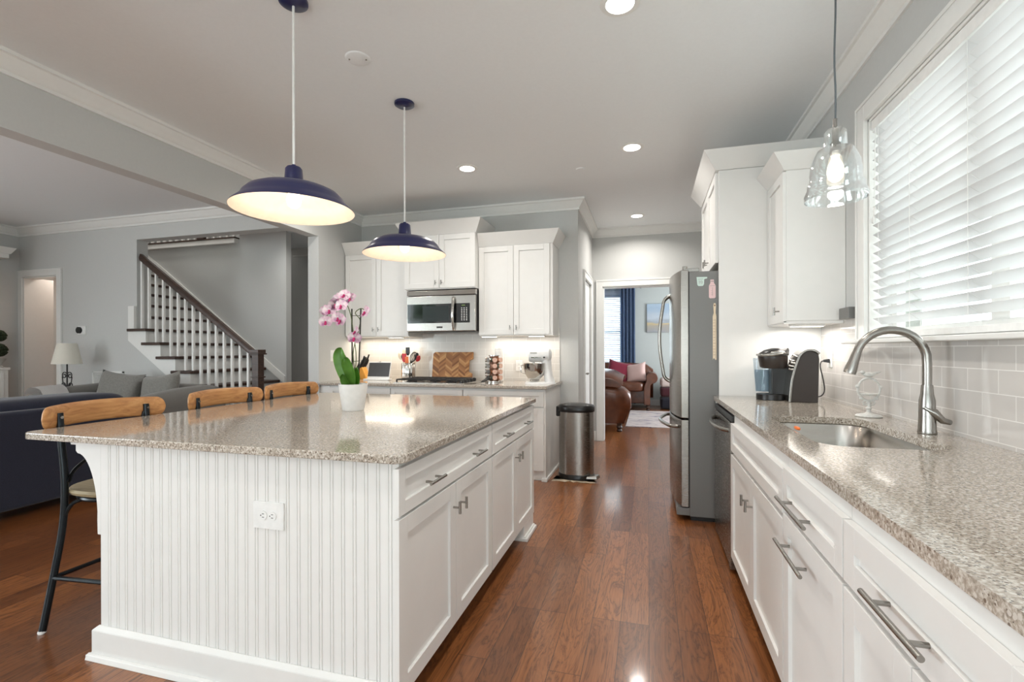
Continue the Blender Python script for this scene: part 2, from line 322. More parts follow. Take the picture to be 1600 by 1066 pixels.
# ---------------------------------------------------------------- building helpers
ORG = {}
class MB:
    def __init__(s, xf=None): s.bm = bmesh.new(); s.xf = xf
    def v(s, p):
        p = Vector(p)
        if s.xf: p = Vector(s.xf(p))
        return s.bm.verts.new(p)
    def hexa(s, pts):                      # 8 points: bottom ring then top ring
        v = [s.v(p) for p in pts]
        for f in ((3, 2, 1, 0), (4, 5, 6, 7), (0, 1, 5, 4), (1, 2, 6, 5), (2, 3, 7, 6), (3, 0, 4, 7)):
            s.bm.faces.new([v[i] for i in f])
        return s
    def box(s, x0, x1, y0, y1, z0, z1):
        return s.hexa([(x0, y0, z0), (x1, y0, z0), (x1, y1, z0), (x0, y1, z0), (x0, y0, z1), (x1, y0, z1), (x1, y1, z1), (x0, y1, z1)])
    def flare(s, x0, x1, y0, y1, z0, z1, l=0, r=0, f=0, k=0):   # box whose top is wider
        return s.hexa([(x0, y0, z0), (x1, y0, z0), (x1, y1, z0), (x0, y1, z0), (x0 - l, y0 - f, z1), (x1 + r, y0 - f, z1), (x1 + r, y1 + k, z1), (x0 - l, y1 + k, z1)])
    def ring_loft(s, rings, cap=True, closed=False):
        vs = [[s.v(p) for p in r] for r in rings]; n = len(vs[0])
        pairs = list(zip(vs[:-1], vs[1:])) + ([(vs[-1], vs[0])] if closed else [])
        for a, b in pairs:
            for i in range(n):
                j = (i + 1) % n
                try: s.bm.faces.new((a[i], a[j], b[j], b[i]))
                except ValueError: pass
        if cap and not closed:
            s.bm.faces.new(vs[0][::-1]); s.bm.faces.new(vs[-1])
        return s
    def tube(s, pts, r, seg=10, closed=False, cap=True):
        P = [Vector(p) for p in pts]; n = len(P); rings = []
        rr = r if isinstance(r, (list, tuple)) else [r] * n
        prev = None
        for i in range(n):
            if closed: t = P[(i + 1) % n] - P[i - 1]
            else: t = P[min(i + 1, n - 1)] - P[max(i - 1, 0)]
            t.normalize()
            if prev is None:
                a = Vector((0, 0, 1)) if abs(t.z) < 0.9 else Vector((1, 0, 0))
                u = t.cross(a).normalized()
            else:
                u = prev - t * prev.dot(t)
                u = u.normalized() if u.length > 1e-6 else t.cross(Vector((1, 0, 0.3))).normalized()
            prev = u; w = t.cross(u)
            rings.append([P[i] + (u * math.cos(2 * PI * k / seg) + w * math.sin(2 * PI * k / seg)) * rr[i] for k in range(seg)])
        return s.ring_loft(rings, cap, closed)
    def cyl(s, p0, p1, r, seg=20, r2=None): return s.tube([p0, p1], [r, r if r2 is None else r2], seg)
    def lathe(s, prof, c=(0, 0, 0), seg=32, closed=False, cap=True):
        c = Vector(c)
        rings = [[c + Vector((r * math.cos(2 * PI * k / seg), r * math.sin(2 * PI * k / seg), z)) for k in range(seg)] for r, z in prof]
        return s.ring_loft(rings, cap, closed)
    def prism(s, poly, axis, a0, a1):      # poly in the two other axes (cyclic order x,y,z without axis)
        def mk(p, a):
            if axis == 'x': return (a, p[0], p[1])
            if axis == 'y': return (p[0], a, p[1])
            return (p[0], p[1], a)
        return s.ring_loft([[mk(p, a0) for p in poly], [mk(p, a1) for p in poly]])
    def ball(s, c, rx, ry=None, rz=None, seg=16, rings=10, power=1.0):
        ry = ry or rx; rz = rz or rx; c = Vector(c); R = []
        def sg(v): return math.copysign(abs(v) ** power, v)
        for i in range(rings + 1):
            t = -PI / 2 + PI * i / rings; t = max(-PI / 2 + 0.03, min(PI / 2 - 0.03, t))
            R.append([c + Vector((rx * sg(math.cos(t)) * sg(math.cos(2 * PI * k / seg)), ry * sg(math.cos(t)) * sg(math.sin(2 * PI * k / seg)), rz * sg(math.sin(t)))) for k in range(seg)])
        return s.ring_loft(R)
    def sheet(s, grid, thick=0.0):         # grid of points -> surface with thickness
        vs = [[s.v(p) for p in row] for row in grid]
        fs = []
        for i in range(len(vs) - 1):
            for j in range(len(vs[0]) - 1):
                fs.append(s.bm.faces.new((vs[i][j], vs[i][j + 1], vs[i + 1][j + 1], vs[i + 1][j])))
        if thick: bmesh.ops.solidify(s.bm, geom=fs, thickness=thick)
        return s
    def build(s, name, mat, parent=None, bevel=0.0, seg=2, angle=40, recalc=True):
        if recalc: bmesh.ops.recalc_face_normals(s.bm, faces=s.bm.faces[:])
        o0 = Vector((0, 0, 0))
        if parent is not None: o0 = Vector(ORG.get(parent.name, (0, 0, 0)))
        if o0.length: bmesh.ops.translate(s.bm, verts=s.bm.verts[:], vec=-o0)
        me = bpy.data.meshes.new(name)
        for f in s.bm.faces: f.smooth = True
        s.bm.to_mesh(me); s.bm.free()
        me.set_sharp_from_angle(angle=math.radians(angle))
        if isinstance(mat, str): mat = MAT[mat]
        me.materials.append(mat)
        o = bpy.data.objects.new(name, me); COL.objects.link(o)
        if parent is not None: o.parent = parent; ORG[o.name] = tuple(o0)
        if bevel:
            b = o.modifiers.new('edge', 'BEVEL'); b.width = bevel; b.segments = seg; b.limit_method = 'ANGLE'; b.angle_limit = math.radians(35); b.harden_normals = True
        return o

def tag(o, label, cat, group=None, kind=None):
    o['label'] = label; o['category'] = cat
    if group: o['group'] = group
    if kind: o['kind'] = kind
    return o
def thing(name, label, cat, loc=(0, 0, 0), group=None, local=False, rotz=0.0):
    o = bpy.data.objects.new(name, None); COL.objects.link(o); o.location = loc; o.rotation_euler = (0, 0, rotz)
    o.empty_display_size = 0.1
    ORG[o.name] = (0, 0, 0) if local else tuple(loc)
    return tag(o, label, cat, group)
def struct(name, mb, mat, bevel=0.0, parent=None):
    o = mb.build(name, mat, parent, bevel); o['kind'] = 'structure'; return o
def children(o): return [c for c in COL.objects if c.parent == o]
def dup(root, loc, rotz=0.0, label=None, scale=None):
    kids = {}
    for c in COL.objects:
        if c.parent: kids.setdefault(c.parent.name, []).append(c)
    r = root.copy(); COL.objects.link(r); r.location = loc; r.rotation_euler = (0, 0, rotz)
    if label: r['label'] = label
    if scale: r.scale = scale
    for ch in kids.get(root.name, []):
        c = ch.copy(); COL.objects.link(c); c.parent = r
        for g in kids.get(ch.name, []):
            d = g.copy(); COL.objects.link(d); d.parent = c
    return r

def face(d, p):            # maps (u along the face, outward, z) to the world for a face at plane p
    if d == '-y': return lambda q: (q[0], p - q[1], q[2])
    if d == '+x': return lambda q: (p + q[1], q[0], q[2])
    if d == '-x': return lambda q: (p - q[1], q[0], q[2])
    if d == '+y': return lambda q: (q[0], p + q[1], q[2])
def shaker(name, d, p, u0, u1, z0, z1, parent, rail=0.06, t=0.02, mat='cab'):
    m = MB(face(d, p))
    m.box(u0, u0 + rail, 0, t, z0, z1); m.box(u1 - rail, u1, 0, t, z0, z1)
    m.box(u0 + rail, u1 - rail, 0, t, z0, z0 + rail); m.box(u0 + rail, u1 - rail, 0, t, z1 - rail, z1)
    m.box(u0 + rail - .002, u1 - rail + .002, 0, t - 0.011, z0 + rail - .002, z1 - rail + .002)
    return m.build(name, mat, parent, 0.0012, 1)
def bar_pull(d, p, u, z, L, parent, t=0.02, vertical=False):
    m = MB(face(d, p)); o = t + 0.032
    if vertical: m.cyl((u, o, z - L / 2), (u, o, z + L / 2), 0.006, 12); e = [(u, z - L * .3), (u, z + L * .3)]
    else: m.cyl((u - L / 2, o, z), (u + L / 2, o, z), 0.006, 12); e = [(u - L * .3, z), (u + L * .3, z)]
    for a, b in e: m.cyl((a, t, b), (a, o, b), 0.005, 10)
    return m.build('handle', 'nickel', parent)
def t_knob(d, p, u, z, parent, t=0.02):
    m = MB(face(d, p)); o = t + 0.03
    m.cyl((u, o, z - 0.025), (u, o, z + 0.025), 0.006, 12); m.cyl((u, t, z), (u, o, z), 0.0045, 10)
    return m.build('knob', 'nickel', parent)
def wall_with_holes(axis, a0, a1, u0, u1, z0, z1, holes):   # box wall minus rectangular holes (u0,u1,z0,z1), non overlapping in u
    m = MB(); f = (lambda u, v, z, w: m.box(a0, a1, u, v, z, w)) if axis == 'x' else (lambda u, v, z, w: m.box(u, v, a0, a1, z, w))
    cur = u0
    for (h0, h1, k0, k1) in sorted(holes):
        if h0 > cur: f(cur, h0, z0, z1)
        if k0 > z0: f(h0, h1, z0, k0)
        if k1 < z1: f(h0, h1, k1, z1)
        cur = h1
    if cur < u1: f(cur, u1, z0, z1)
    return m
CROWN = [(0, 0), (0.014, 0), (0.014, 0.022), (0.026, 0.03), (0.03, 0.04), (0.05, 0.062), (0.066, 0.09), (0.082, 0.094), (0.082, 0.115), (0, 0.115)]
def crown(m, d, p, u0, u1, ztop, e0=0, e1=0):   # e: +1 outer corner (grows outward), -1 inner corner
    fn = face(d, p); z0 = ztop - 0.115
    m2 = [[fn((u0 - e0 * o, o, z0 + z)) for o, z in CROWN], [fn((u1 + e1 * o, o, z0 + z)) for o, z in CROWN]]
    m.ring_loft(m2)
def casing(m, d, p, u0, u1, z0, z1, w=0.09, t=0.02, foot=True):   # u0..u1, z1 the opening; casing around it
    f = MB(face(d, p)); x = m.xf; m.xf = face(d, p)
    for a, b in ((u0 - w, u0), (u1, u1 + w)):
        m.box(a, b, 0, t, z0, z1 + w)
        m.box(a if a < u0 else b - .018, a + .018 if a < u0 else b, t, t + .006, z0, z1 + w)
    m.box(u0, u1, 0, t, z1, z1 + w); m.box(u0 - w + .018, u1 + w - .018, t, t + .006, z1 + w - .018, z1 + w)
    m.xf = x; f.bm.free()
def rrect(x0, x1, y0, y1, r, n=6):
    out = []
    for cx, cy, a in ((x1 - r, y0 + r, -PI / 2), (x1 - r, y1 - r, 0), (x0 + r, y1 - r, PI / 2), (x0 + r, y0 + r, PI)):
        for i in range(n + 1): out.append((cx + r * math.cos(a + PI / 2 * i / n), cy + r * math.sin(a + PI / 2 * i / n)))
    return out
def bez(p0, p1, p2, p3, n=12):
    P = [Vector(p) for p in (p0, p1, p2, p3)]
    return [P[0] * (1 - t) ** 3 + P[1] * 3 * t * (1 - t) ** 2 + P[2] * 3 * t * t * (1 - t) + P[3] * t ** 3 for t in [i / n for i in range(n + 1)]]
def smoothpath(pts, n=6):        # Catmull-Rom
    P = [Vector(p) for p in pts]; out = []
    for i in range(len(P) - 1):
        a, b, c, d = P[max(i - 1, 0)], P[i], P[i + 1], P[min(i + 2, len(P) - 1)]
        for k in range(n):
            t = k / n
            out.append(0.5 * ((2 * b) + (c - a) * t + (2 * a - 5 * b + 4 * c - d) * t * t + (3 * b - a - 3 * c + d) * t ** 3))
    out.append(P[-1]); return out
# ---------------------------------------------------------------- room shell
CZ = 2.925
XR = 1.14; YB = 5.36; XL = -3.465; YW = 4.53; YH = 6.8; XO = -0.745; YN = -3.6; XW = -8.21
struct('floor', MB().box(-10.5, 4.0, -3.8, 11.7, -0.06, 0), 'floor')
m = MB(); m.box(XW - .2, 4.0, YN - .2, YW + .14, CZ, CZ + .1); m.box(-3.6, 4.0, YW + .14, 11.7, CZ, CZ + .1)
m.box(-5.65, -3.6, YW + .14, 6.9, CZ, CZ + .1)
struct('ceiling', m, 'ceiling')
# window wall on the right
m = wall_with_holes('x', XR, XR + .16, YN, YH + .14, 0, CZ, [(1.37, 3.03, 1.31, 2.49)]); struct('wall_right', m, 'wall')
# kitchen back wall, hall walls
struct('wall_back', MB().box(-3.6, XO, YB, YB + .12, 0, CZ), 'wall')
struct('wall_hall_left', wall_with_holes('x', XO - .12, XO, YB + .12, YH, 0, CZ, [(5.86, 6.55, 0, 2.13)]), 'wall')
struct('wall_hall_back', wall_with_holes('y', YH, YH + .14, -3.6, XR, 0, CZ, [(-.605, .5, 0, 2.13)]), 'wall')
# kitchen left side wall, beam and living room wall with its openings
struct('wall_kitchen_left', MB().box(-3.6, XL, YW, YB + .12, 0, CZ), 'wall')
struct('wall_header_left', MB().box(-3.6, XL, YN, YW, 2.51, CZ), 'wall')
m = wall_with_holes('y', YW, YW + .14, XW, -3.6, 0, CZ, [(-8.14, -7.48, 0, 2.26), (-6.1, -3.6, 0, 2.64)])
m.prism([(-6.1, 0), (-4.1, 0), (-4.1, .02), (-6.1, 1.37)], 'y', YW, YW + .14)
struct('wall_living_back', m, 'wall')
struct('wall_living_left', wall_with_holes('x', XW - .14, XW, YN, YW, 0, CZ, [(-2.7, .3, .5, 2.5)]), 'wall')
m = wall_with_holes('y', YN - .14, YN, XW, XR + .16, 0, CZ, [(-7.8, -6.1, .55, 2.85), (-2.6, .8, .02, 2.42)])
struct('wall_near', m, 'wall')
# stairwell and foyer
m = MB(); m.box(-8.6, -4.85, 5.65, 5.75, 0, 2.80); m.box(-5.65, -4.85, 5.65, 5.75, 2.80, CZ)
struct('wall_stair_far', m, 'wall')
m = MB(); m.box(-8.6, -3.6, 6.75, 6.85, 0, 4.2); m.box(-3.62, -3.5, YB + .12, 6.8, 0, 4.2); struct('wall_foyer', m, 'wall')
m = MB(); m.box(-8.6, -5.5, YW + .14, 6.85, 4.2, 4.3); m.box(-8.7, -8.6, YW, 6.85, 0, 4.3); m.box(-8.6, -3.5, YW + .02, YW + .13, CZ + .1, 4.3); m.box(-5.65, -5.55, YW + .14, 6.85, CZ + .1, 4.3)
struct('wall_stair_upper', m, 'wall')
# hall behind the living room door
m = MB(); m.box(-8.6, -7.4, 5.3, 5.36, 0, 2.5); m.box(-7.46, -7.4, YW + .14, 5.3, 0, 2.5); m.box(-8.6, -7.4, YW + .14, 5.36, 2.5, 2.56)
struct('wall_side_hall', m, 'beige')
# family room through the doorway
struct('wall_den_left', MB().box(-3.6, -3.5, YH + .14, 11.4, 0, CZ), 'denwall')
struct('wall_den_right', wall_with_holes('x', 3.0, 3.12, YH + .14, 11.4, 0, CZ, [(8.4, 10.0, .8, 2.4)]), 'denwall')
struct('wall_den_back', wall_with_holes('y', 11.4, 11.54, -3.6, 3.1, 0, CZ, [(-1.75, -.58, .85, 2.52)]), 'denwall')
struct('wall_den_front', MB().box(XR, 3.1, YH, YH + .14, 0, CZ), 'denwall')

# crown mouldings
m = MB()
crown(m, '+x', XL, YN, YB, CZ, 0, -1); crown(m, '-y', YB, XL, XO, CZ, -1, 1)
crown(m, '+x', XO, YB, YH, CZ, 1, -1); crown(m, '-y', YH, XO, XR, CZ, -1, -1); crown(m, '-x', XR, YN, YH, CZ, 0, -1)
struct('trim_1', m, 'trim')
m = MB(); crown(m, '-y', YW, XW, -3.6, CZ, -1, -1); crown(m, '+x', XW, YN, YW, CZ, 0, -1); crown(m, '-x', -3.6, YN, YW, CZ, 0, -1)
struct('trim_2', m, 'trim')
m = MB(); crown(m, '-y', 6.75, -5.65, -3.62, CZ); struct('trim_3', m, 'trim')
# baseboards
m = MB(); m.box(XO, XO + .015, YB, 5.76, 0, .13); m.box(XO, XO + .015, 6.65, YH, 0, .13); m.box(XO, -.7, YH - .015, YH, 0, .13); struct('baseboard_hall', m, 'trim', .003)
m = MB(); m.box(XW, -8.24, YW - .015, YW, 0, .13); m.box(-7.38, -6.2, YW - .015, YW, 0, .13); struct('baseboard_living', m, 'trim', .003)
m = MB(); m.box(-3.5, 3.0, 11.385, 11.4, 0, .13); struct('baseboard_den', m, 'trim', .003)
# doorway casings
m = MB(); casing(m, '-y', YH, -.605, .5, 0, 2.13); m.box(-.605, -.59, YH, YH + .14, 0, 2.13); m.box(-.605, .5, YH, YH + .14, 2.115, 2.13); struct('trim_4', m, 'trim', .003)
m = MB(); casing(m, '-y', YW, -8.14, -7.48, 0, 2.26); m.box(-8.14, -8.125, YW, YW + .34, 0, 2.26); m.box(-7.495, -7.48, YW, YW + .14, 0, 2.26); m.box(-8.14, -7.48, YW, YW + .14, 2.245, 2.26); struct('trim_5', m, 'trim', .003)
# pantry door in the hall
d1 = struct('door_1', MB().box(XO - .05, XO - .015, 5.86, 6.55, .01, 2.125), 'trim', .003)
ORG[d1.name] = (0, 0, 0)
m = MB(face('+x', XO - .015))
for z0, z1 in ((.25, .95), (1.1, 2.0)):
    m.box(5.96, 6.45, 0, .004, z0, z1); m.box(5.99, 6.42, .004, .008, z0 + .03, z1 - .03)
m.build('panel', 'trim', d1, .002)
m = MB(face('+x', XO - .015)); m.cyl((5.92, 0, .97), (5.92, .012, .97), .03, 16); m.cyl((5.92, .012, .97), (5.92, .04, .97), .01, 10); m.cyl((5.92, .05, .97), (6.02, .05, .97), .009, 10); m.ball((5.92, .05, .97), .014)
m.build('handle', 'nickel', d1)
m = MB(); casing(m, '+x', XO, 5.86, 6.55, 0, 2.13); struct('trim_6', m, 'trim', .003)

# tiled backsplashes
m = MB(); m.box(XR - .01, XR, 3.14, 3.74, .93, 1.46); m.box(XR - .01, XR, YN + 1.6, 3.14, .93, 1.292); m.box(XR - .01, XR, YN + 1.6, 1.26, 1.292, 1.46)
struct('wall_backsplash_right', m, 'tile_right')
struct('wall_backsplash_back', MB().box(XL, -.95, YB - .01, YB, .915, 1.50), 'tile_back')

# window over the sink
w1 = struct('window_1', MB(), 'trim') if False else None
m = MB(); casing(m, '-x', XR, 1.37, 3.03, 1.31, 2.49, .1, .022)
for a, b in ((1.37, 1.385), (3.015, 3.03)): m.box(XR, XR + .16, a, b, 1.31, 2.49)
m.box(XR, XR + .16, 1.37, 3.03, 2.475, 2.49); m.box(XR, XR + .16, 1.37, 3.03, 1.30, 1.315)
struct('trim_7', m, 'trim', .003)
m = MB(); m.box(1.07, XR + .09, 1.2, 3.22, 1.29, 1.312); struct('windowsill_1', m, 'trim', .006)
m = MB(); x0, x1 = XR + .10, XR + .14
for a, b, c, d in ((1.385, 1.44, 1.315, 2.475), (2.96, 3.015, 1.315, 2.475), (2.15, 2.25, 1.315, 2.475), (1.44, 2.96, 1.315, 1.37), (1.44, 2.96, 2.42, 2.475), (1.44, 2.15, 1.87, 1.91), (2.25, 2.96, 1.87, 1.91)):
    m.box(x0 + (.004 if (a, b) == (2.15, 2.25) else 0), x1 - (.004 if (a, b) == (2.15, 2.25) else 0), a, b, c, d)
w1 = struct('window_1', m, 'trim', .003); ORG[w1.name] = (0, 0, 0)
m = MB(); m.box(XR + .118, XR + .122, 1.43, 2.97, 1.36, 2.43); m.build('pane', 'pane', w1)
# unseen windows behind the camera, put in for room light and reflections
def big_window(name, x0, x1, z0, z1, mull):
    m = MB()
    for a, b in ((x0, x0 + .06), (x1 - .06, x1)): m.box(a, b, YN - .1, YN - .04, z0, z1)
    m.box(x0, x1, YN - .1, YN - .04, z0, z0 + .06); m.box(x0, x1, YN - .1, YN - .04, z1 - .06, z1)
    for k in range(1, mull): xx = x0 + (x1 - x0) * k / mull; m.box(xx - .02, xx + .02, YN - .09, YN - .05, z0, z1)
    m.box(x0, x1, YN - .09, YN - .05, (z0 + z1) / 2 - .02, (z0 + z1) / 2 + .02)
    casing(m, '+y', YN, x0, x1, z0, z1, .09)
    w = struct(name, m, 'trim', .003); ORG[w.name] = (0, 0, 0)
    MB().box(x0 + .05, x1 - .05, YN - .072, YN - .068, z0 + .05, z1 - .05).build('pane', 'pane', w)
m = MB()
for a, b, c, d in ((-2.7, -2.64, .5, 2.5), (.24, .3, .5, 2.5), (-2.64, .24, .5, .56), (-2.64, .24, 2.44, 2.5), (-1.74, -1.68, .56, 2.44), (-.72, -.66, .56, 2.44), (-2.64, .24, 1.48, 1.52)): m.box(XW - .1, XW - .05, a, b, c, d)
casing(m, '+x', XW, -2.7, .3, .5, 2.5)
w5 = struct('fill_window', m, 'trim', .003); ORG[w5.name] = (0, 0, 0)  # unseen window added for the living room fill lamp
MB().box(XW - .077, XW - .073, -2.66, .26, .54, 2.46).build('pane', 'pane', w5)
big_window('window_2', -2.6, .8, .02, 2.42, 4); big_window('window_3', -7.8, -6.1, .55, 2.85, 4)
# family room window
m = MB(); casing(m, '-y', 11.4, -1.75, -.58, .85, 2.52)
for a, b, c, d in ((-1.75, -1.7, .85, 2.52), (-.63, -.58, .85, 2.52), (-1.7, -.63, .85, .9), (-1.7, -.63, 2.47, 2.52), (-1.7, -.63, 1.66, 1.7)): m.box(a, b, 11.45, 11.5, c, d)
w4 = struct('window_4', m, 'trim', .003); ORG[w4.name] = (0, 0, 0)
MB().box(-1.71, -.62, 11.474, 11.478, .88, 2.49).build('pane', 'pane', w4)

# outside, seen through the slats and in reflections
g = struct('ground_outside', MB().box(-30, 30, -30, 40, -.5, -.45), 'lawn')
nb = thing('neighbour_house', 'pale brick house glimpsed between the window slats', 'house', (7.5, 3, -.45))
MB().box(7.5, 12, -4, 5.2, -.45, 5).build('wall', 'brick', nb)
for y in (-1.6, .4, 2.4, 4.0): MB().box(7.46, 7.5, y, y + .9, 1.0, 2.6).build('window', 'slate', nb)
m = MB(); m.hexa([(7.1, -4.4, 5), (12.4, -4.4, 5), (12.4, 5.6, 5), (7.1, 5.6, 5), (9.5, -4.4, 7), (9.9, -4.4, 7), (9.9, 5.6, 7), (9.5, 5.6, 7)]); m.build('roof', 'toe', nb)
def tree(x, y, h, r, label, seed):
    t = thing('leafy_tree', label, 'tree', (x, y, -.45), 'trees in the garden'); rr = random.Random(seed)
    MB().tube([(x, y, -.45), (x + .1, y, h * .4), (x, y + .1, h * .7)], [.16, .12, .06], 10).build('trunk', 'bark', t)
    m = MB()
    for i in range(340):
        a, b, c = rr.gauss(0, 1), rr.gauss(0, 1), rr.gauss(0, 1); l = math.sqrt(a * a + b * b + c * c) or 1; q = r * rr.random() ** .4 / l
        m.ball((x + a * q, y + b * q, h * .75 + c * q * 1.1), rr.uniform(.12, .3), None, rr.uniform(.06, .2), 6, 4)
    m.build('crown', 'treegreen', t)
tree(-7.0, -7.5, 3.6, 1.7, 'leafy tree reflected at the left of the microwave door', 3)
tree(-11.6, -8.6, 4.2, 1.6, 'broad leafy tree outside the living room window', 5)
tree(-2.2, -9.5, 4.0, 1.9, 'leafy tree outside the patio window', 9)
# ---------------------------------------------------------------- kitchen island
def base_body(m, x0, x1, y0, y1, z0, z1, t=.018, front=None):   # open-topped carcass
    m.box(x0, x1, y0, y1, z0, z0 + t); m.box(x0, x0 + t, y0, y1, z0 + t, z1); m.box(x1 - t, x1, y0, y1, z0 + t, z1)
    m.box(x0 + t, x1 - t, y0, y0 + t, z0 + t, z1); m.box(x0 + t, x1 - t, y1 - t, y1, z0 + t, z1)
IX = -.81
isl = thing('kitchen_island', 'white beadboard kitchen island with doors and drawers under speckled top', 'kitchen island', (-1.5, 2.4, 0))
m = MB(); m.box(-2.165, IX, 1.485, 3.36, .10, .885); m.box(-2.165, IX - .075, 1.485, 3.36, 0, .10); m.build('cabinet_body', 'cab', isl, .0015, 1)
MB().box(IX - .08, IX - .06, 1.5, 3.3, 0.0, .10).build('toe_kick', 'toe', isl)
# beadboard end panel: bead pairs every 46 mm
m = MB(); xs = []; x = -2.18
pts = [(-2.18, 1.485), (-2.18, 1.47)]
x = -2.18 + .046
while x < IX - .01:
    pts += [(x - .005, 1.47), (x - .003, 1.4745), (x - .001, 1.47), (x + .004, 1.4692), (x + .007, 1.47), (x + .009, 1.4745), (x + .011, 1.47)]; x += .046
pts += [(IX, 1.47), (IX, 1.485)]
m.ring_loft([[(px, py, .10) for px, py in pts], [(px, py, .885) for px, py in pts]], cap=False)
m.build('beadboard_panel', 'cab', isl, angle=20)
# side (stool side) panel with the same boards
m = MB(); m.box(-2.18, -2.166, 1.4855, 3.36, .1, .885); m.build('side_panel', 'cab', isl, .001, 1)
# base moulding with quarter-round shoe
def base_mould(m, x0, x1, y0, y1):
    m.box(x0 - .022, x1, y0 - .022, y1, .0, .125); m.flare(x0, x1, y0, y1, .125, .14)
    m.hexa([(x0 - .022, y0 - .022, .125), (x1, y0 - .022, .125), (x1, y1, .125), (x0 - .022, y1, .125), (x0, y0, .137), (x1, y0, .137), (x1, y1, .137), (x0, y1, .137)])
m = MB()
m.box(-2.202, IX, 1.448, 1.47, 0, .115); m.hexa([(-2.202, 1.448, .115), (IX, 1.448, .115), (IX, 1.47, .115), (-2.202, 1.47, .115), (-2.185, 1.465, .130), (IX, 1.465, .130), (IX, 1.47, .130), (-2.185, 1.47, .130)])
m.box(-2.202, -2.18, 1.47, 3.36, 0, .115); m.prism([(1.43, .0), (1.448, 0), (1.448, .024), (1.436, .02)], 'x', -2.215, IX); m.prism([(-2.22, 0), (-2.202, 0), (-2.202, .024), (-2.214, .02)][::1], 'y', 1.43, 3.36) if False else None
m.box(-2.216, -2.202, 1.434, 3.36, 0, .02)
m.build('base_moulding', 'cab', isl, .003)
m = MB(); m.box(IX - .09, IX + .02, 3.10, 3.36, 0, .10); m.box(IX - .09, IX + .045, 3.085, 3.36, 0, .022); m.box(IX - .09, IX + .03, 3.095, 3.36, .022, .03); m.build('foot_block', 'cab', isl, .003)
# curved corbel under the overhang at the near corner and one at the far end
def corbel(y):
    m = MB(); pts = [(-2.18, .885), (-2.18, .50), (-2.20, .50), (-2.20, .56)]
    for k in range(13):
        a = PI / 2 * k / 12
        pts.append((-2.20 - .115 * (1 - math.cos(a)), .56 + .27 * math.sin(a)))
    pts += [(-2.325, .84), (-2.325, .865), (-2.355, .865), (-2.355, .885)]
    m.prism(pts, 'y', y, y + .05); return m.build('corbel', 'cab', isl, .002, 1)
corbel(1.47); corbel(3.2)
for (a, b) in ((1.43, 2.42), (2.425, 3.385)):
    dr = shaker('drawer', '+x', IX, a + .004, b - .004, .708, .868, isl, .045)
    for f in (.22, .72): 
        h = bar_pull('+x', IX, a + (b - a) * (f + .03), .775, .135, dr)
    mid = (a + b) / 2
    d1 = shaker('door', '+x', IX, a + .004, mid - .002, .1, .698, isl); t_knob('+x', IX, mid - .03, .60, d1)
    d2 = shaker('door', '+x', IX, mid + .002, b - .004, .1, .698, isl); t_knob('+x', IX, mid + .045, .60, d2)
# stone top
def slab(name, outline, z0, z1, hole=None):
    m = MB()
    if not hole: m.ring_loft([[(x, y, z0) for x, y in outline], [(x, y, z1) for x, y in outline]])
    else:
        n = len(outline)
        R = [[(x, y, z1) for x, y in outline], [(x, y, z0) for x, y in outline], [(x, y, z0) for x, y in hole], [(x, y, z1) for x, y in hole]]
        m.ring_loft(R, cap=False, closed=True)
    return m.build(name, 'quartz', None, .004, 2)
tag(slab('island_countertop', rrect(-2.575, -.773, 1.42, 3.42, .045), .886, .915), 'speckled beige stone slab on the beadboard island', 'countertop')
# outlet on the island end
def outlet(name, d, p, u, z, w, h, label, gangs=1, horiz=False, parent=None, kind='outlet'):
    r = thing(name, label, 'outlet' if kind == 'outlet' else 'light switch', face(d, p)((u, 0, z)))
    m = MB(face(d, p)); m.box(u - w / 2, u + w / 2, 0, .006, z - h / 2, z + h / 2); m.build('plate', 'whiteplastic', r, .002, 2)
    m = MB(face(d, p))
    if kind == 'outlet':
        for k in (-1, 1):
            m = MB(face(d, p)); s = MB(face(d, p))
            cu, cz = (u + k * .02, z) if horiz else (u, z + k * .02)
            m.cyl((cu, .006, cz), (cu, .009, cz), .0165, 16)
            if horiz:
                for dz in (-.006, .006): s.box(cu - .004, cu + .004, .009, .0096, cz + dz - .001, cz + dz + .001)
                s.cyl((cu - .01, .009, cz), (cu - .01, .0096, cz), .0022, 8)
            else:
                for du in (-.006, .006): s.box(cu + du - .001, cu + du + .001, .009, .0096, cz - .004, cz + .004)
                s.cyl((cu, .009, cz - .01), (cu, .0096, cz - .01), .0022, 8)
            sf = m.build('socket_face', 'whiteplastic', r); s.build('slots', 'darkslot', sf)
    else:
        for g in range(gangs):
            cu = u + (g - (gangs - 1) / 2) * .046
            m.box(cu - .016, cu + .016, .006, .010, z - .033, z + .033); m.box(cu - .005, cu + .005, .010, .017, z + .0, z + .012)
        m.build('rocker', 'whiteplastic', r, .0015, 1)
    return r
outlet('wall_outlet', '-y', 1.47, -1.338, .657, .135, .10, 'white outlet plate on the beadboard end of the island', horiz=True)

# ---------------------------------------------------------------- right-hand run
XF = .463          # carcass face
def base_cab(name, label, y0, y1):
    r = thing(name, label, 'cabinet', (.8, (y0 + y1) / 2, 0))
    m = MB(); base_body(m, XF, XR - .012, y0, y1, .10, .898); m.build('cabinet_body', 'cab', r)
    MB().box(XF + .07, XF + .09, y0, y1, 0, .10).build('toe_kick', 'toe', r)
    return r
def xface(u): return u
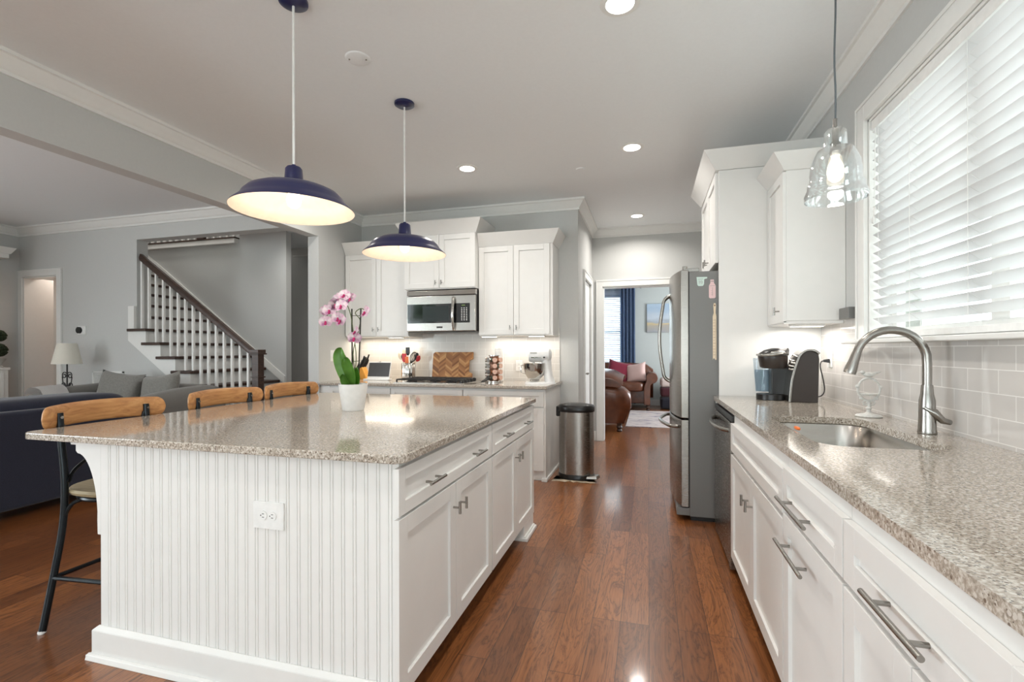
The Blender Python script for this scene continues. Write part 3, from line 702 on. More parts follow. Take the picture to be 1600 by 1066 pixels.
# sink cabinet, false drawer front and two doors
c = base_cab('sink_cabinet', 'white sink cabinet with two doors beside the dishwasher', 1.858, 2.95)
shaker('drawer_front', '-x', XF, 1.862, 2.946, .695, .848, c, .05)
d = shaker('door', '-x', XF, 2.406, 2.946, .1, .675, c); t_knob('-x', XF, 2.455, .56, d)
d = shaker('door', '-x', XF, 1.862, 2.402, .1, .675, c); t_knob('-x', XF, 2.36, .56, d)
c = base_cab('pullout_cabinet', 'narrow white cabinet with one drawer over a pull-out door', 1.322, 1.856)
d = shaker('drawer', '-x', XF, 1.326, 1.852, .715, .858, c, .05); bar_pull('-x', XF, 1.655, .765, .30, d)
d = shaker('door', '-x', XF, 1.326, 1.852, .1, .70, c); bar_pull('-x', XF, 1.685, .615, .29, d)
c = base_cab('drawer_cabinet', 'white cabinet nearest the camera with wide drawer and long bar pull', .70, 1.32)
d = shaker('drawer', '-x', XF, .704, 1.316, .715, .858, c, .06); bar_pull('-x', XF, 1.02, .772, .225, d)
d = shaker('door', '-x', XF, 1.012, 1.316, .1, .70, c); t_knob('-x', XF, 1.05, .60, d)
d = shaker('door', '-x', XF, .704, 1.008, .1, .70, c); t_knob('-x', XF, .97, .60, d)
for m_ in ():
    pass
# end filler beside the dishwasher, under the counter
e = MB().box(.463, XR - .012, 3.66, 3.738, 0, .898).build('end_panel', 'cab', None, .002); tag(e, 'white end panel between dishwasher and refrigerator', 'panel')
# dishwasher
dw = thing('dishwasher', 'stainless dishwasher with curved bar handle under the counter', 'dishwasher', (.8, 3.3, 0))
MB().box(.47, XR - .03, 2.956, 3.655, .08, .895).build('cabinet_body', 'black', dw)
m = MB(face('-x', .47)); m.box(2.956, 3.0, 0, .03, .02, .845); m.box(3.0, 3.652, 0, .025, .02, .845); m.build('door', 'steel', dw, .004)
m = MB(face('-x', .47)); m.box(2.96, 3.65, 0, .02, .848, .885); m.build('control_panel', 'black', dw, .002)
m = MB(face('-x', .47)); pts = [(3.62, .02, .80)] + [(3.6 - .58 * t, .02 + .06 * math.sin(PI * min(1, max(0, t))) ** .45, .795) for t in [i / 14 for i in range(15)]] + [(3.0, .02, .80)]
m.tube(pts, .014, 12); m.build('handle', 'nickel', dw)
MB().box(.55, .57, 2.956, 3.655, 0, .08).build('toe_kick', 'black', dw)

# counter with the undermount sink
SX0, SX1, SY0, SY1 = .57, .965, 1.885, 2.675
hole = []
inner = rrect(SX0, SX1, SY0, SY1, .10, 8)
def perim(x0, x1, y0, y1, pts, cx, cy):
    out = []
    for (px, py) in pts:
        dx, dy = px - cx, py - cy
        k = min((x1 - cx) / dx if dx > 0 else (x0 - cx) / dx if dx < 0 else 1e9, (y1 - cy) / dy if dy > 0 else (y0 - cy) / dy if dy < 0 else 1e9)
        out.append([cx + dx * k, cy + dy * k])
    for c in ((x0, y0), (x1, y0), (x1, y1), (x0, y1)):
        i = min(range(len(out)), key=lambda i: (out[i][0] - c[0]) ** 2 + (out[i][1] - c[1]) ** 2); out[i] = list(c)
    return [tuple(o) for o in out]
m = MB(); z0, z1 = .90, .93
R0 = perim(.45, XR - .01, 1.5, 3.0, inner, .767, 2.26)
m.ring_loft([[(x, y, z1) for x, y in R0], [(x, y, z0) for x, y in R0], [(x, y, z0) for x, y in inner], [(x, y, z1) for x, y in inner]], cap=False, closed=True)
# remove the two end walls so that the slab continues, then add the rest of the run
for f in [f for f in m.bm.faces if abs(f.normal.y) > .9 or f.calc_area() == 0]:
    ys = [v.co.y for v in f.verts]
    if max(ys) - min(ys) < 1e-5 and (abs(ys[0] - 1.5) < 1e-4 or abs(ys[0] - 3.0) < 1e-4): m.bm.faces.remove(f)
def runbox(y0, y1, near, far):
    v = [m.v(p) for p in ((.45, y0, z0), (XR - .01, y0, z0), (XR - .01, y1, z0), (.45, y1, z0), (.45, y0, z1), (XR - .01, y0, z1), (XR - .01, y1, z1), (.45, y1, z1))]
    fs = [(3, 2, 1, 0), (4, 5, 6, 7), (1, 2, 6, 5), (3, 0, 4, 7)] + ([(0, 1, 5, 4)] if near else []) + ([(2, 3, 7, 6)] if far else [])
    for f in fs: m.bm.faces.new([v[i] for i in f])
runbox(3.0, 3.738, False, True); runbox(-1.0, 1.5, True, False)
bmesh.ops.remove_doubles(m.bm, verts=m.bm.verts[:], dist=1e-5)
tag(m.build('sink_countertop', 'quartz', None, .004, 2), 'long speckled beige counter around the steel sink', 'countertop')
# near cabinet under the rest of the run (below the picture's edge)
c = base_cab('corner_cabinet', 'white cabinet run at the bottom right corner of the photo', -1.0, .698)
shaker('drawer', '-x', XF, .004, .694, .715, .858, c, .06); shaker('door', '-x', XF, .004, .694, .1, .70, c)

sk = thing('undermount_sink', 'stainless steel basin set under the speckled counter', 'sink', (.77, 2.26, .68))
m = MB(); o = .012
L = [[(x, y, .899) for x, y in rrect(SX0 - .025, SX1 + .025, SY0 - .02, SY1 + .025, .12, 8)], [(x, y, .899) for x, y in rrect(SX0 - o, SX1 + o, SY0 - o, SY1 + o, .11, 8)],
     [(x, y, .895) for x, y in rrect(SX0 - o + .003, SX1 + o - .003, SY0 - o + .003, SY1 + o - .003, .108, 8)]]
for k in range(6):
    a = PI / 2 * k / 5; i = -o + .004 + .035 * (1 - math.cos(a)); z = .725 - .035 * math.sin(a)
    L.append([(x, y, z) for x, y in rrect(SX0 + i, SX1 - i, SY0 + i, SY1 - i, .10, 8)])
m.ring_loft(L, cap=False); m.bm.faces.new([m.v((x, y, .69)) for x, y in rrect(SX0 + .027, SX1 - .027, SY0 + .027, SY1 - .027, .10, 8)])
bmesh.ops.remove_doubles(m.bm, verts=m.bm.verts[:], dist=1e-4)
b = m.build('basin', 'steelh', sk, angle=50)
MB().lathe([(.0, .6905), (.03, .692), (.043, .694), (.045, .6905)], (.85, 2.3, 0), 24).build('drain', 'chrome', sk)
m = MB(); m.ball((.588, 2.235, .936), .008, .032, .007, 12, 8, .8)
tag(m.build('scrub_pad', 'orange', None), 'small orange scrub pad lying at the front rim of the sink', 'sponge')
# faucet
fc = thing('kitchen_faucet', 'brushed nickel gooseneck pull-down faucet behind the sink', 'faucet', (1.043, 2.252, .93))
m = MB(); m.lathe([(.030, .93), (.031, .934), (.029, .945), (.027, 1.00), (.026, 1.06), (.021, 1.085), (.0185, 1.12)], (1.043, 2.252, 0), 24); m.build('base', 'nickel', fc)
d = Vector((-.96, .05, 0)).normalized(); c0 = Vector((1.043, 2.252, 0))
pts = [c0 + Vector((0, 0, z)) for z in (1.10, 1.16, 1.20)] 
R = .118
for k in range(1, 17):
    a = PI * k / 16 * .93; pts.append(c0 + d * (R - R * math.cos(a)) + Vector((0, 0, 1.215 + R * 1.02 * math.sin(a))))
MB().tube(pts, .0155, 16).build('spout', 'nickel', fc)
e = pts[-1]; dr = (pts[-1] - pts[-2]).normalized()
MB().tube([e - dr * .004, e + dr * .005, e + dr * .03, e + dr * .07, e + dr * .083], [.0165, .0175, .0185, .023, .022], 18).build('spray_head', 'nickel', fc)
m = MB(); h0 = c0 + Vector((.02, -.006, 1.0)); m.tube([c0 + Vector((-.018, -.012, 1.035)), c0 + Vector((.012, -.02, 1.015)), c0 + Vector((.04, -.02, .985)), c0 + Vector((.068, -.014, .978))], [.009, .017, .013, .010], 14); m.build('lever', 'nickel', fc)

# white iron bird ornament
bd = thing('bird_ornament', 'white iron ornament with a bird perched on a ring by the backsplash', 'ornament', (1.035, 2.75, .93))
cx, cy = 1.035, 2.75
MB().lathe([(.0, .93), (.052, .93), (.056, .934), (.05, .94), (.02, .946), (.012, .952)], (cx, cy, 0), 28).build('base', 'antique', bd)
m = MB(); m.lathe([(.011, .948), (.009, .965), (.014, .972), (.008, .98), (.008, .992), (.013, 1.0), (.006, 1.008)], (cx, cy, 0), 14)
for s in (-1, 1): m.tube([(cx + s * .006, cy, .985), (cx + s * .022, cy, .99), (cx + s * .026, cy, 1.0), (cx + s * .016, cy, 1.008), (cx + s * .008, cy, 1.012)], .004, 8)
m.build('stem', 'antique', bd)
m = MB(); m.tube([(cx + .047 * math.cos(a), cy, 1.063 + .055 * math.sin(a)) for a in [2 * PI * k / 28 for k in range(28)]], .0055, 8, True)
for a in (.2, 2.9, 4.0, 5.4): m.ball((cx + .05 * math.cos(a), cy, 1.063 + .057 * math.sin(a)), .009, .007, .009, 8, 6)
m.build('ring', 'antique', bd)
m = MB(); m.lathe([(.0, 1.03), (.03, 1.033), (.038, 1.042), (.036, 1.044), (.0, 1.036)], (cx, cy, 0), 22); m.build('dish', 'antique', bd)
m = MB(); m.ball((cx, cy, 1.135), .026, .012, .013, 12, 8); m.ball((cx - .026, cy, 1.146), .011, .009, .010, 10, 8); m.tube([(cx - .034, cy, 1.147), (cx - .046, cy, 1.146)], [.004, .001], 6); m.tube([(cx + .018, cy, 1.138), (cx + .05, cy, 1.15)], [.009, .003], 8); m.build('bird', 'antique', bd)
# coffee maker, facing left
km = thing('coffee_maker', 'black and silver pod coffee maker in the corner on the counter', 'coffee maker', (.85, 3.47, .93))
y0, y1 = 3.38, 3.52
front = smoothpath([(.855, 0, .93), (.862, 0, 1.02), (.872, 0, 1.09), (.891, 0, 1.164), (.913, 0, 1.222), (.948, 0, 1.248), (.983, 0, 1.245), (1.008, 0, 1.226)], 4)
fr_ = [(p.x, p.z) for p in front]
side = fr_ + [(1.012, 1.2), (1.005, .93)]
m = MB(); m.prism(side, 'y', y0, y1 + .07); m.build('housing', 'brownplastic', km, .003)
# silver band wraps the front and the top edge
out = []
for i, p in enumerate(front):
    t = (front[min(i + 1, len(front) - 1)] - front[max(i - 1, 0)]).normalized(); n_ = Vector((-t.z, 0, t.x)); out.append((p.x + n_.x * .014, p.z + n_.z * .014))
m = MB(); m.prism(fr_ + out[::-1], 'y', y0 - .006, y1 + .004)
m.build('silver_band', 'nickel', km, .003)
MB().box(.775, .90, 3.515, 3.60, .93, 1.15).build('front_column', 'black', km, .006)
def oval(cx, cy, rx_, ry_, z, n=28): return [(cx + rx_ * math.cos(2 * PI * i / n), cy + ry_ * math.sin(2 * PI * i / n), z) for i in range(n)]
MB().ring_loft([oval(.795, 3.535, .07, .065, 1.135), oval(.792, 3.535, .082, .072, 1.145), oval(.787, 3.535, .088, .078, 1.205), oval(.787, 3.535, .088, .078, 1.218)]).build('brew_head', 'brownplastic', km)
MB().ring_loft([oval(.79, 3.535, .09, .08, 1.219), oval(.793, 3.535, .088, .078, 1.234), oval(.81, 3.535, .075, .066, 1.255), oval(.83, 3.535, .05, .045, 1.268)]).build('lid', 'black', km)
m = MB(); m.tube([(.83, 3.455, 1.232), (.77, 3.452, 1.225), (.71, 3.47, 1.222), (.694, 3.535, 1.224), (.71, 3.60, 1.222)], [.007, .011, .008, .007, .007], 10); m.ball((.80, 3.455, 1.237), .045, .006, .014, 14, 8); m.build('lid_handle', 'nickel', km)
m = MB(); m.ring_loft([oval(.775, 3.53, .088, .085, .93), oval(.775, 3.53, .088, .085, .968)]); m.build('drip_tray', 'black', km, .003)
MB().ring_loft([oval(.765, 3.635, .062, .035, .975), oval(.76, 3.635, .072, .038, 1.2)]).build('water_tank', 'tank', km)
MB().ring_loft([oval(.765, 3.635, .058, .032, .978), oval(.762, 3.635, .066, .034, 1.122)]).build('water', simple('tank_water', (150, 166, 176), .15), km)
for (x_, y_, z_) in ((.883, 3.42, 1.17), (.878, 3.455, 1.15), (.889, 3.48, 1.185), (.872, 3.43, 1.13), (.9, 3.45, 1.215)):
    MB().cyl((x_, y_, z_ ), (x_ - .018, y_, z_ + .008), .006, 12).build('button', 'chrome', km)
ol = outlet('wall_outlet', '-x', XR - .01, 3.56, 1.205, .075, .125, 'white double outlet on the tile behind the coffee maker')
cd = thing('power_cord', 'black cord from the coffee maker to the tile outlet', 'cord', (1.05, 3.5, .95))
MB().tube(smoothpath([(1.006, 3.47, .955), (1.055, 3.49, .965), (1.085, 3.53, 1.0), (1.075, 3.53, 1.08), (1.062, 3.53, 1.14), (1.068, 3.54, 1.176), (1.092, 3.555, 1.186)]), .0038, 8).build('cable', 'black', cd)
m = MB(); m.hexa([(1.085, 3.547, 1.178), (1.12, 3.542, 1.172), (1.12, 3.578, 1.172), (1.085, 3.565, 1.178), (1.085, 3.547, 1.192), (1.12, 3.542, 1.198), (1.12, 3.578, 1.198), (1.085, 3.565, 1.192)]); m.build('plug', 'black', cd, .003)

# upper cabinet beside the window
UX = .80
uc = thing('wall_cabinet', 'white wall cabinet between the sink window and the tall refrigerator panel', 'cabinet', (.97, 3.54, 1.43))
MB().box(UX + .02, XR - .001, 3.335, 3.737, 1.435, 2.40).build('cabinet_body', 'cab', uc, .002, 1)
d = shaker('door', '-x', UX + .02, 3.337, 3.735, 1.425, 2.355, uc, .055); t_knob('-x', UX + .02, 3.42, 1.50, d)
m = MB(); m.flare(UX + .006, XR - .001, 3.325, 3.738, 2.36, 2.455, .075, 0, .075, 0); m.build('crown', 'cab', uc, .002, 1)
m = MB(); m.box(UX + .005, XR - .012, 3.337, 3.735, 1.415, 1.435); m.build('light_rail', 'cab', uc, .002, 1)
ul = thing('under_cabinet_light', 'slim lit bar under the wall cabinet beside the window', 'light', (.98, 3.45, 1.41))
MB().box(.86, 1.05, 3.39, 3.46, 1.402, 1.415).build('housing', 'whiteplastic', ul, .002); MB().box(.87, 1.04, 3.4, 3.45, 1.400, 1.402).build('lens', 'ledbar', ul)
area('glow_right', (.95, 3.5, 1.395), (0, 0, 0), .2, .3, 2.0, SOFT)
# small grey box of unknown use between cabinet and casing
sb = MB().box(1.09, XR - .001, 3.16, 3.30, 1.435, 1.50).build('grey_wall_box', 'fridge_side', None, .004); tag(sb, 'small grey box on the wall between wall cabinet and window casing', 'box')

# tall panel and cabinet over the refrigerator
tp = MB().box(.487, XR - .001, 3.742, 3.762, 0, 2.54).build('tall_panel', 'cab', None, .0015, 1); tag(tp, 'tall white panel standing between the coffee corner and the refrigerator', 'panel')
fcab = thing('fridge_cabinet', 'white two-door cabinet above the steel refrigerator', 'cabinet', (.75, 4.2, 1.88))
MB().box(.487, XR - .001, 3.764, 4.70, 1.90, 2.54).build('cabinet_body', 'cab', fcab, .0015, 1)
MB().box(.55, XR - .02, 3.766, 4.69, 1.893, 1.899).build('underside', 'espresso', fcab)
d = shaker('door', '-x', .487, 3.768, 4.228, 1.885, 2.53, fcab, .055); t_knob('-x', .487, 4.18, 1.955, d)
d = shaker('door', '-x', .487, 4.232, 4.69, 1.885, 2.53, fcab, .055); t_knob('-x', .487, 4.28, 1.955, d)
m = MB(); m.flare(.465, XR - .001, 3.742, 4.70, 2.542, 2.67, .085, 0, .08, .06); m.build('crown', 'cab', fcab, .002, 1)
MB().box(.487, XR - .001, 4.702, 4.722, 0, 2.54).build('side_panel', 'cab', fcab)

# refrigerator
fr = thing('refrigerator', 'stainless french-door refrigerator with bowed handles', 'refrigerator', (.7, 4.24, 0))
FY0, FY1 = 3.775, 4.69
MB().box(.29, XR - .02, FY0, FY1, .035, 1.83).build('cabinet_body', 'fridge_side', fr, .004)
MB().box(.30, XR - .05, FY0 + .03, FY1 - .03, 0, .035).build('base_grille', 'black', fr)
def bowed(ya, yb, z0, z1, name, full=False):
    m = MB(); R = []
    N = 14
    def bx(y): t = (y - FY0) / (FY1 - FY0) * 2 - 1; return .232 - .062 * (1 - t * t)
    for zz in (z0, z1):
        row = [(.285, ya, zz)] + [(bx(ya + (yb - ya) * k / N), ya + (yb - ya) * k / N, zz) for k in range(N + 1)] + [(.285, yb, zz)]
        R.append(row)
    m.ring_loft(R); return m.build(name, 'steel', fr, .005, 2, angle=25)
dl = bowed(FY0, 4.2305, .755, 1.845, 'door'); dr2 = bowed(4.2345, FY1, .755, 1.845, 'door'); dz = bowed(FY0, FY1, .10, .742, 'freezer_drawer')
for dd, yy in ((dl, 4.19), (dr2, 4.275)):
    pts = [(.172, yy, 1.70), (.15, yy, 1.69)] + [(.125 - .035 * math.sin(PI * k / 12), yy, 1.66 - .62 * k / 12) for k in range(13)] + [(.15, yy, 1.01), (.172, yy, 1.0)]
    MB().tube(smoothpath(pts, 3), .013, 12).build('handle', 'nickel', dd)
pts = [(.215, 3.86, .68), (.19, 3.87, .68)] + [(.155 - .06 * math.sin(PI * k / 12), 3.90 + .66 * k / 12, .68) for k in range(13)] + [(.19, 4.59, .68), (.215, 4.60, .68)]
MB().tube(smoothpath(pts, 3), .014, 12).build('handle', 'nickel', dz)
MB().box(.20, .29, FY0 + .004, FY1 - .004, .04, .095).build('kick_panel', 'fridge_side', fr, .003)
m = MB(); m.cyl((.262, FY0 + .03, 1.845), (.262, FY0 + .03, 1.875), .018, 14); m.box(.262, .36, FY0 + .012, FY0 + .05, 1.831, 1.858); m.build('hinge_cover', 'nickel', fr, .003)
m = MB(); m.box(.2855, .2895, FY0 + .003, FY1 - .003, .10, 1.83); m.build('gasket', 'black', fr)
# things on the refrigerator's side
def magnet(poly, mat, label, cat='magnet', name='fridge_magnet', t=.004):
    cxm = sum(p[0] for p in poly) / len(poly); czm = sum(p[1] for p in poly) / len(poly)
    r = thing(name, label, cat, (cxm, FY0, czm)); m = MB(); m.prism(poly, 'y', FY0 - t, FY0); m.build('plate', mat, r, .0012, 1); return r
def strokes(r, segs, mat='ink', y=None):
    m = MB()
    for (a, b, c, d) in segs: m.box(a, c, FY0 - .0048, FY0 - .004, b, d)
    m.build('printing', mat, r)
r = magnet([(.345, 1.732), (.352, 1.722), (.383, 1.722), (.391, 1.734), (.393, 1.772), (.413, 1.776), (.413, 1.787), (.34, 1.789)], 'mint', 'pale mint measuring-cup magnet on the refrigerator side')
strokes(r, [(.35, 1.772, .386, 1.774), (.358, 1.735, .360, 1.765), (.37, 1.735, .372, 1.765), (.358, 1.75, .372, 1.752), (.378, 1.74, .38, 1.76)])
r = magnet([(.424, 1.637), (.432, 1.630), (.462, 1.630), (.47, 1.637), (.47, 1.722), (.458, 1.742), (.458, 1.766), (.434, 1.766), (.434, 1.742), (.424, 1.722)], 'pinkmag', 'pale pink bottle magnet near the top of the refrigerator side')
strokes(r, [(.428, 1.72, .466, 1.7215), (.447, 1.65, .4485, 1.71), (.436, 1.655, .446, 1.656), (.436, 1.67, .446, 1.671), (.436, 1.685, .446, 1.686), (.436, 1.752, .456, 1.756)])
poly = [(.449, 1.185), (.453, 1.195), (.46, 1.195), (.464, 1.185), (.474, 1.185), (.474, 1.50), (.469, 1.525), (.472, 1.575), (.469, 1.595), (.456, 1.595), (.453, 1.575), (.456, 1.525), (.449, 1.50)]
r = magnet(poly, 'palewood', 'long pale wooden ruler paddle hanging on the refrigerator side', 'ruler', 'wooden_ruler', .006)
m = MB(); m.cyl((.4625, FY0 - .0066, 1.578), (.4625, FY0 - .006, 1.578), .005, 12)
for k in range(13): m.box(.452, .452 + (.009 if k % 2 else .014), FY0 - .0066, FY0 - .006, 1.22 + k * .021, 1.2215 + k * .021)
m.box(.4665, .4675, FY0 - .0066, FY0 - .006, 1.2, 1.48); m.build('printing', 'carouselwood', r)

# blind in the sink window
bl = thing('window_blind', 'white wide-slat blind covering the sink window', 'blind', (1.165, 2.2, 1.33))
MB().box(1.145, 1.19, 1.40, 3.005, 2.42, 2.472).build('headrail', 'whiteplastic', bl, .003)
m = MB(); t = math.radians(-39); hw = .0255; z = 2.395; cxb = 1.168
while z > 1.365:
    zz = z + random.uniform(-.001, .001)
    a = (cxb - hw * math.cos(t), zz - hw * math.sin(t)); b = (cxb + hw * math.cos(t), zz + hw * math.sin(t))
    nx, nz = -math.sin(t) * .0014, math.cos(t) * .0014; cu = .003
    md = ((a[0] + b[0]) / 2 - math.sin(t) * cu, (a[1] + b[1]) / 2 + math.cos(t) * cu)
    poly = [a, md, b, (b[0] + nx, b[1] + nz), (md[0] + nx, md[1] + nz), (a[0] + nx, a[1] + nz)]
    m.prism(poly, 'y', 1.405, 3.0); z -= .0495
m.build('slats', 'slat', bl, angle=60)
MB().box(1.146, 1.19, 1.405, 3.0, 1.317, 1.345).build('bottom_rail', 'whiteplastic', bl, .004)
m = MB()
for y in (2.93, 2.62, 2.20, 1.9, 1.62, 1.46):
    for dx in (-.021, .021): m.tube([(cxb + dx, y, 1.345), (cxb + dx, y, 2.42)], .0011, 6)
    zc = 2.395
    while zc > 1.365: m.tube([(cxb - .021, y, zc + .018), (cxb + .021, y, zc - .016)], .0008, 4); zc -= .0495
m.build('ladder_cords', 'whitecord', bl)
m = MB(); m.tube([(1.148, 2.955, 2.42), (1.143, 2.957, 2.0)], .0016, 6); m.tube([(1.148, 2.965, 2.42), (1.142, 2.97, 1.96)], .0016, 6); m.lathe([(.004, 1.96), (.008, 1.965), (.009, 1.985), (.005, 2.0), (.003, 2.004)], (1.143, 2.957, 0), 10); m.lathe([(.004, 1.92), (.008, 1.925), (.009, 1.945), (.005, 1.96), (.003, 1.964)], (1.142, 2.97, 0), 10)
m.build('pull_cord', 'whitecord', bl)

# clear glass pendant over the sink
gx, gy = .765, 2.35; gz = 1.893
gp = thing('glass_pendant', 'clear glass bell pendant hanging over the sink', 'pendant lamp', (gx, gy, gz))
MB().tube(smoothpath([(gx, gy, CZ - .02), (gx + .002, gy, 2.7), (gx - .003, gy, 2.5), (gx + .001, gy, 2.35), (gx, gy, 2.235)]), .004, 8).build('cord', 'greycord', gp)
MB().lathe([(.0, CZ), (.06, CZ), (.06, CZ - .012), (.03, CZ - .025), (.0, CZ - .026)], (gx, gy, 0), 24).build('canopy', 'nickel', gp)
prof = [(.012, 2.196), (.03, 2.192), (.041, 2.178), (.043, 2.13), (.044, 2.112), (.066, 2.104), (.071, 2.092), (.076, 2.085), (.09, 2.05), (.096, 2.01), (.096, 1.975), (.1, 1.965), (.107, 1.955), (.106, 1.94), (.118, 1.912), (.116, 1.893)]
pi = [(r - .003, z) for r, z in prof[::-1]]
MB().lathe(prof + pi, (gx, gy, 0), 40, True).build('shade', 'glass', gp, angle=60)
m = MB(); m.cyl((gx, gy, 2.235), (gx, gy, 2.19), .009, 14); m.cyl((gx, gy, 2.19), (gx, gy, 2.13), .012, 14); m.lathe([(.013, 2.14), (.02, 2.13), (.021, 2.09), (.018, 2.08), (.0, 2.08)], (gx, gy, 0), 18); m.build('socket', 'nickel', gp)
MB().lathe([(.013, 2.08), (.016, 2.065), (.029, 2.035), (.032, 2.01), (.027, 1.985), (.013, 1.97), (.0, 1.967)], (gx, gy, 0), 20).build('bulb', 'bulb', gp)
point('glow_sink', (gx, gy, 1.94), 1.5, SOFT, .03)
# ---------------------------------------------------------------- back run
BF = 4.56         # carcass face of the back base cabinets
def back_base(label, x0, x1, split):
    r = thing('base_cabinet', label, 'cabinet', ((x0 + x1) / 2, 4.9, 0), 'base cabinets along the cooktop wall')
    m = MB(); m.box(x0, x1, BF, YB - .012, .10, .88); m.build('cabinet_body', 'cab', r)
    MB().box(x0, x1, BF + .06, BF + .08, 0, .10).build('toe_kick', 'cab', r)
    d = shaker('drawer', '-y', BF, x0 + .004, x1 - .004, .715, .86, r, .045); 
    mid = (x0 + x1) / 2
    for a, b, k in ((x0 + .004, mid - .002, mid - .04), (mid + .002, x1 - .004, mid + .04)):
        d = shaker('door', '-y', BF, a, b, .1, .70, r); t_knob('-y', BF, k, .6, d)
    return r
back_base('white base cabinet behind the orchid, left of the cooktop', -3.345, -2.60, 2)
back_base('white base cabinet under the gas cooktop', -2.598, -1.79, 2)
r = back_base('white base cabinet under the stand mixer, next to the trash can', -1.788, -.96, 2)
m = MB(); m.box(-.965, -.945, BF - .01, YB - .012, 0, .88); m.box(-.985, -.93, BF - .03, YB - .02, 0, .03); m.build('end_panel', 'cab', r, .003)
MB().box(-1.79, -.97, BF + .02, BF + .06, 0, .1).build('base_moulding', 'cab', r, .003)
e = MB().box(XL + .001, -3.347, BF - .002, YB - .012, 0, .88).build('filler_panel', 'cab', None, .002); tag(e, 'white filler strip between base cabinet and left kitchen wall', 'panel')
tag(slab('back_countertop', [(XL + .001, 4.5), (-.926, 4.5), (-.926, YB - .011), (XL + .001, YB - .011)], .886, .915), 'speckled stone counter along the cooktop wall', 'countertop')

# wall cabinets
def back_upper(label, x0, x1, yf, z0, z1, zc, kz, stile_l=0, stile_r=0, ol=.08, orr=.08):
    r = thing('wall_cabinet', label, 'cabinet', ((x0 + x1) / 2, 5.2, z0), 'wall cabinets along the cooktop wall')
    MB().box(x0, x1, yf + .02, YB - .001, z0, z1).build('cabinet_body', 'cab', r, .0015, 1)
    a0, a1 = x0 + stile_l, x1 - stile_r; mid = (a0 + a1) / 2
    for a, b, k in ((a0 + .002, mid - .002, mid - .035), (mid + .002, a1 - .002, mid + .035)):
        d = shaker('door', '-y', yf + .02, a, b, z0 + .012, z1 - .03, r, .058); t_knob('-y', yf + .02, k, kz, d)
    m = MB(); m.flare(x0 - .006, x1 + .006, yf + .012, YB - .001, z1 - .025, zc, ol, orr, .08, 0); m.build('crown', 'cab', r, .002, 1)
    return r
back_upper('white two-door wall cabinet in the corner behind the orchid', -3.455, -2.63, 5.0, 1.415, 2.41, 2.52, 1.50, ol=0, orr=-.01)
back_upper('white two-door wall cabinet raised above the microwave', -2.626, -1.785, 4.90, 1.93, 2.555, 2.67, 2.0)
back_upper('white two-door wall cabinet above the stand mixer', -1.781, -.965, 5.0, 1.415, 2.41, 2.52, 1.50, 0, .03, -.01)
for i, (x, lab) in enumerate(((-2.82, 'slim lit bar under the corner wall cabinet near the utensil crock'), (-1.15, 'slim lit bar under the wall cabinet above the mixer'), (-1.68, 'slim lit bar under the wall cabinet next to the microwave'))):
    ul = thing('under_cabinet_light', lab, 'light', (x, 5.1, 1.41)); MB().box(x - .09, x + .09, 5.03, 5.10, 1.403, 1.414).build('housing', 'whiteplastic', ul, .002); MB().box(x - .08, x + .08, 5.04, 5.09, 1.401, 1.403).build('lens', 'ledbar', ul)
area('glow_back_left', (-3.05, 5.18, 1.395), (0, 0, 0), .75, .2, 2.6, (1.0, .88, .72))
area('glow_back_right', (-1.37, 5.18, 1.395), (0, 0, 0), .75, .2, 2.3, (1.0, .92, .82))

# microwave
mw_ = thing('microwave', 'stainless over-the-range microwave above the cooktop', 'microwave', (-2.2, 5.1, 1.46))
X0, X1, MY = -2.60, -1.785, 4.90
MB().box(X0 + .006, X1 - .004, MY + .03, YB - .002, 1.46, 1.925).build('housing', 'black', mw_, .004)
m = MB(); m.hexa([(X0, MY + .004, 1.865), (X1, MY + .004, 1.865), (X1, MY + .06, 1.865), (X0, MY + .06, 1.865), (X0, MY + .012, 1.918), (X1, MY + .012, 1.918), (X1, MY + .06, 1.924), (X0, MY + .06, 1.924)]); m.build('vent_grille', 'steelh', mw_, .004)
dm = MB().box(X0, X1, MY, MY + .03, 1.468, 1.857); dm = dm.build('door', 'steelh', mw_, .008, 3)
m = MB(); m.box(X0 + .012, X1 - .062, MY - .003, MY, 1.558, 1.768); m.build('glass_panel', 'blackglass', dm, .002)
m = MB(); m.box(X0 + .2, -2.09, MY - .0036, MY - .003, 1.575, 1.745); m.build('window_mesh', MAT['darkmesh'] if 'darkmesh' in MAT else simple('oven_mesh', (34, 42, 42), .12), dm)
pts = [(-2.03, MY - .004, 1.825)] + [(-2.03, MY - .018 - .028 * math.sin(PI * k / 10), 1.815 - .32 * k / 10) for k in range(11)] + [(-2.03, MY - .004, 1.485)]
m = MB(); m.tube(smoothpath(pts, 2), .017, 12); m.build('handle', 'chrome', dm)
m = MB(); 
for rr in range(8):
    for cc in range(3): m.box(-1.945 + cc * .028, -1.945 + cc * .028 + .013, MY - .0042, MY - .003, 1.583 + rr * .0185, 1.583 + rr * .0185 + .007)
m.build('keypad', 'whiteplastic', dm)
MB().box(-1.94, -1.90, MY - .0042, MY - .003, 1.738, 1.752).build('display', simple('dim_green_display', (90, 110, 60), .4), dm)
MB().box(-2.235, -2.165, MY - .0015, MY, 1.502, 1.52).build('badge', 'darkslot', dm)

